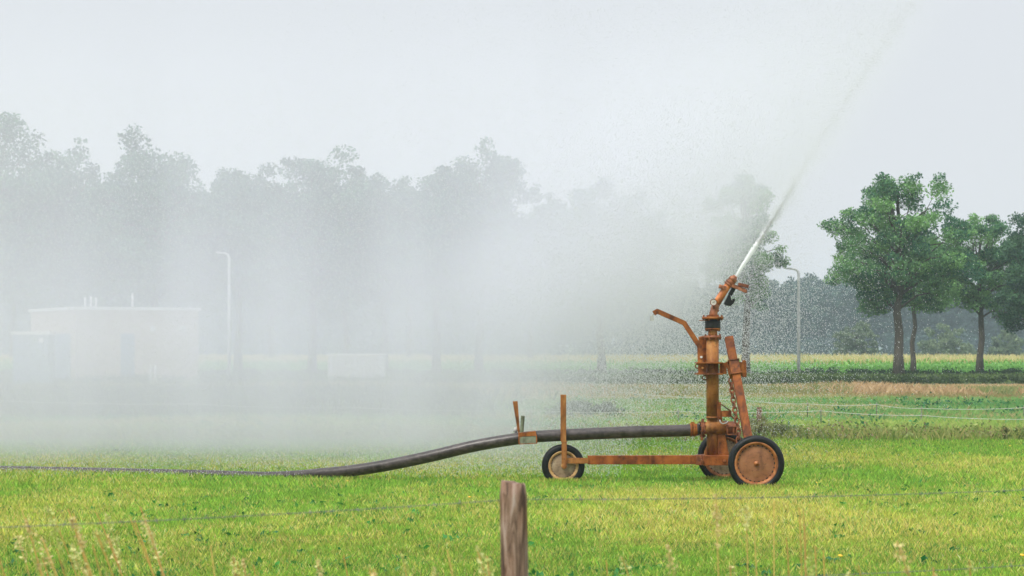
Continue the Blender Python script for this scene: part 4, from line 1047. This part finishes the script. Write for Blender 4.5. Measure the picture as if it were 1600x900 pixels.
# the jet tears open into a white plume above its solid core
def plume():
    m = bpy.data.materials.new('jet_plume'); m.use_nodes = True; n = m.node_tree; n.nodes.clear(); A = n.nodes.new; ln = n.links.new
    o = A('ShaderNodeOutputMaterial'); v = A('ShaderNodeVolumePrincipled'); v.inputs['Color'].default_value = (.93, .93, .985, 1); v.inputs['Anisotropy'].default_value = .35; ln(v.outputs[0], o.inputs['Volume'])
    a = P(1152, 428); d = (P(1270, 240) - a).normalized()
    tc = A('ShaderNodeTexCoord')
    def vm(op, x, y):
        q = A('ShaderNodeVectorMath'); q.operation = op
        for i, s in enumerate((x, y)):
            if isinstance(s, (tuple, Vector)): q.inputs[i].default_value = tuple(s)
            else: ln(s, q.inputs[i])
        return q
    def mth(op, x, y, z=None):
        q = A('ShaderNodeMath'); q.operation = op
        for i, s in enumerate((x, y, z)):
            if s is None: continue
            if isinstance(s, (int, float)): q.inputs[i].default_value = s
            else: ln(s, q.inputs[i])
        return q.outputs[0]
    def smooth(x, lo, hi, a_, b_):
        q = A('ShaderNodeMapRange'); q.interpolation_type = 'SMOOTHSTEP'
        for nm, val in (('From Min', lo), ('From Max', hi), ('To Min', a_), ('To Max', b_)): q.inputs[nm].default_value = val
        ln(x, q.inputs['Value']); return q.outputs[0]
    rel = vm('SUBTRACT', tc.outputs['Object'], a).outputs[0]; t = vm('DOT_PRODUCT', rel, d).outputs['Value']
    nz = A('ShaderNodeTexNoise'); nz.inputs['Scale'].default_value = 3.2; nz.inputs['Detail'].default_value = 3; ln(tc.outputs['Object'], nz.inputs['Vector'])
    rad = vm('LENGTH', vm('CROSS_PRODUCT', rel, d).outputs[0], (0, 0, 0)).outputs['Value']
    w = mth('MULTIPLY_ADD', t, .155, .02); w = mth('MULTIPLY', w, smooth(nz.outputs['Fac'], .3, .7, .6, 1.35))
    fall = smooth(mth('DIVIDE', rad, w), .1, 1.0, 1, 0)
    k = mth('MULTIPLY', smooth(t, .35, .95, 0, 1), smooth(t, .9, 2.3, 1, .05)); k = mth('MULTIPLY', k, smooth(t, 3.0, 5.0, 1, 0))
    ln(mth('MULTIPLY', mth('MULTIPLY', fall, k), 1.5), v.inputs['Density'])
    b = MB(); b.tube([a + d * .3, a + d * 5.0], [.12, 1.15], 14, smooth=False)
    tag(b.build('spray_plume', m), 'white plume of torn water above the solid part of the jet', 'spray', kind='stuff')
plume()

# ------------------------------------------------------------------ air
hm = bpy.data.materials.new('haze_air'); hm.use_nodes = True; n = hm.node_tree; n.nodes.clear()
o_ = n.nodes.new('ShaderNodeOutputMaterial'); v_ = n.nodes.new('ShaderNodeVolumePrincipled'); v_.inputs['Color'].default_value = (.74, .88, 1, 1); v_.inputs['Density'].default_value = .0006
n.links.new(v_.outputs[0], o_.inputs['Volume'])
m = MB(); m.box((0, 640, 8.0), (1600, 1400, 20)); ho = m.build('haze', hm); tag(ho, 'thin pale haze over the fields', 'haze', kind='stuff')
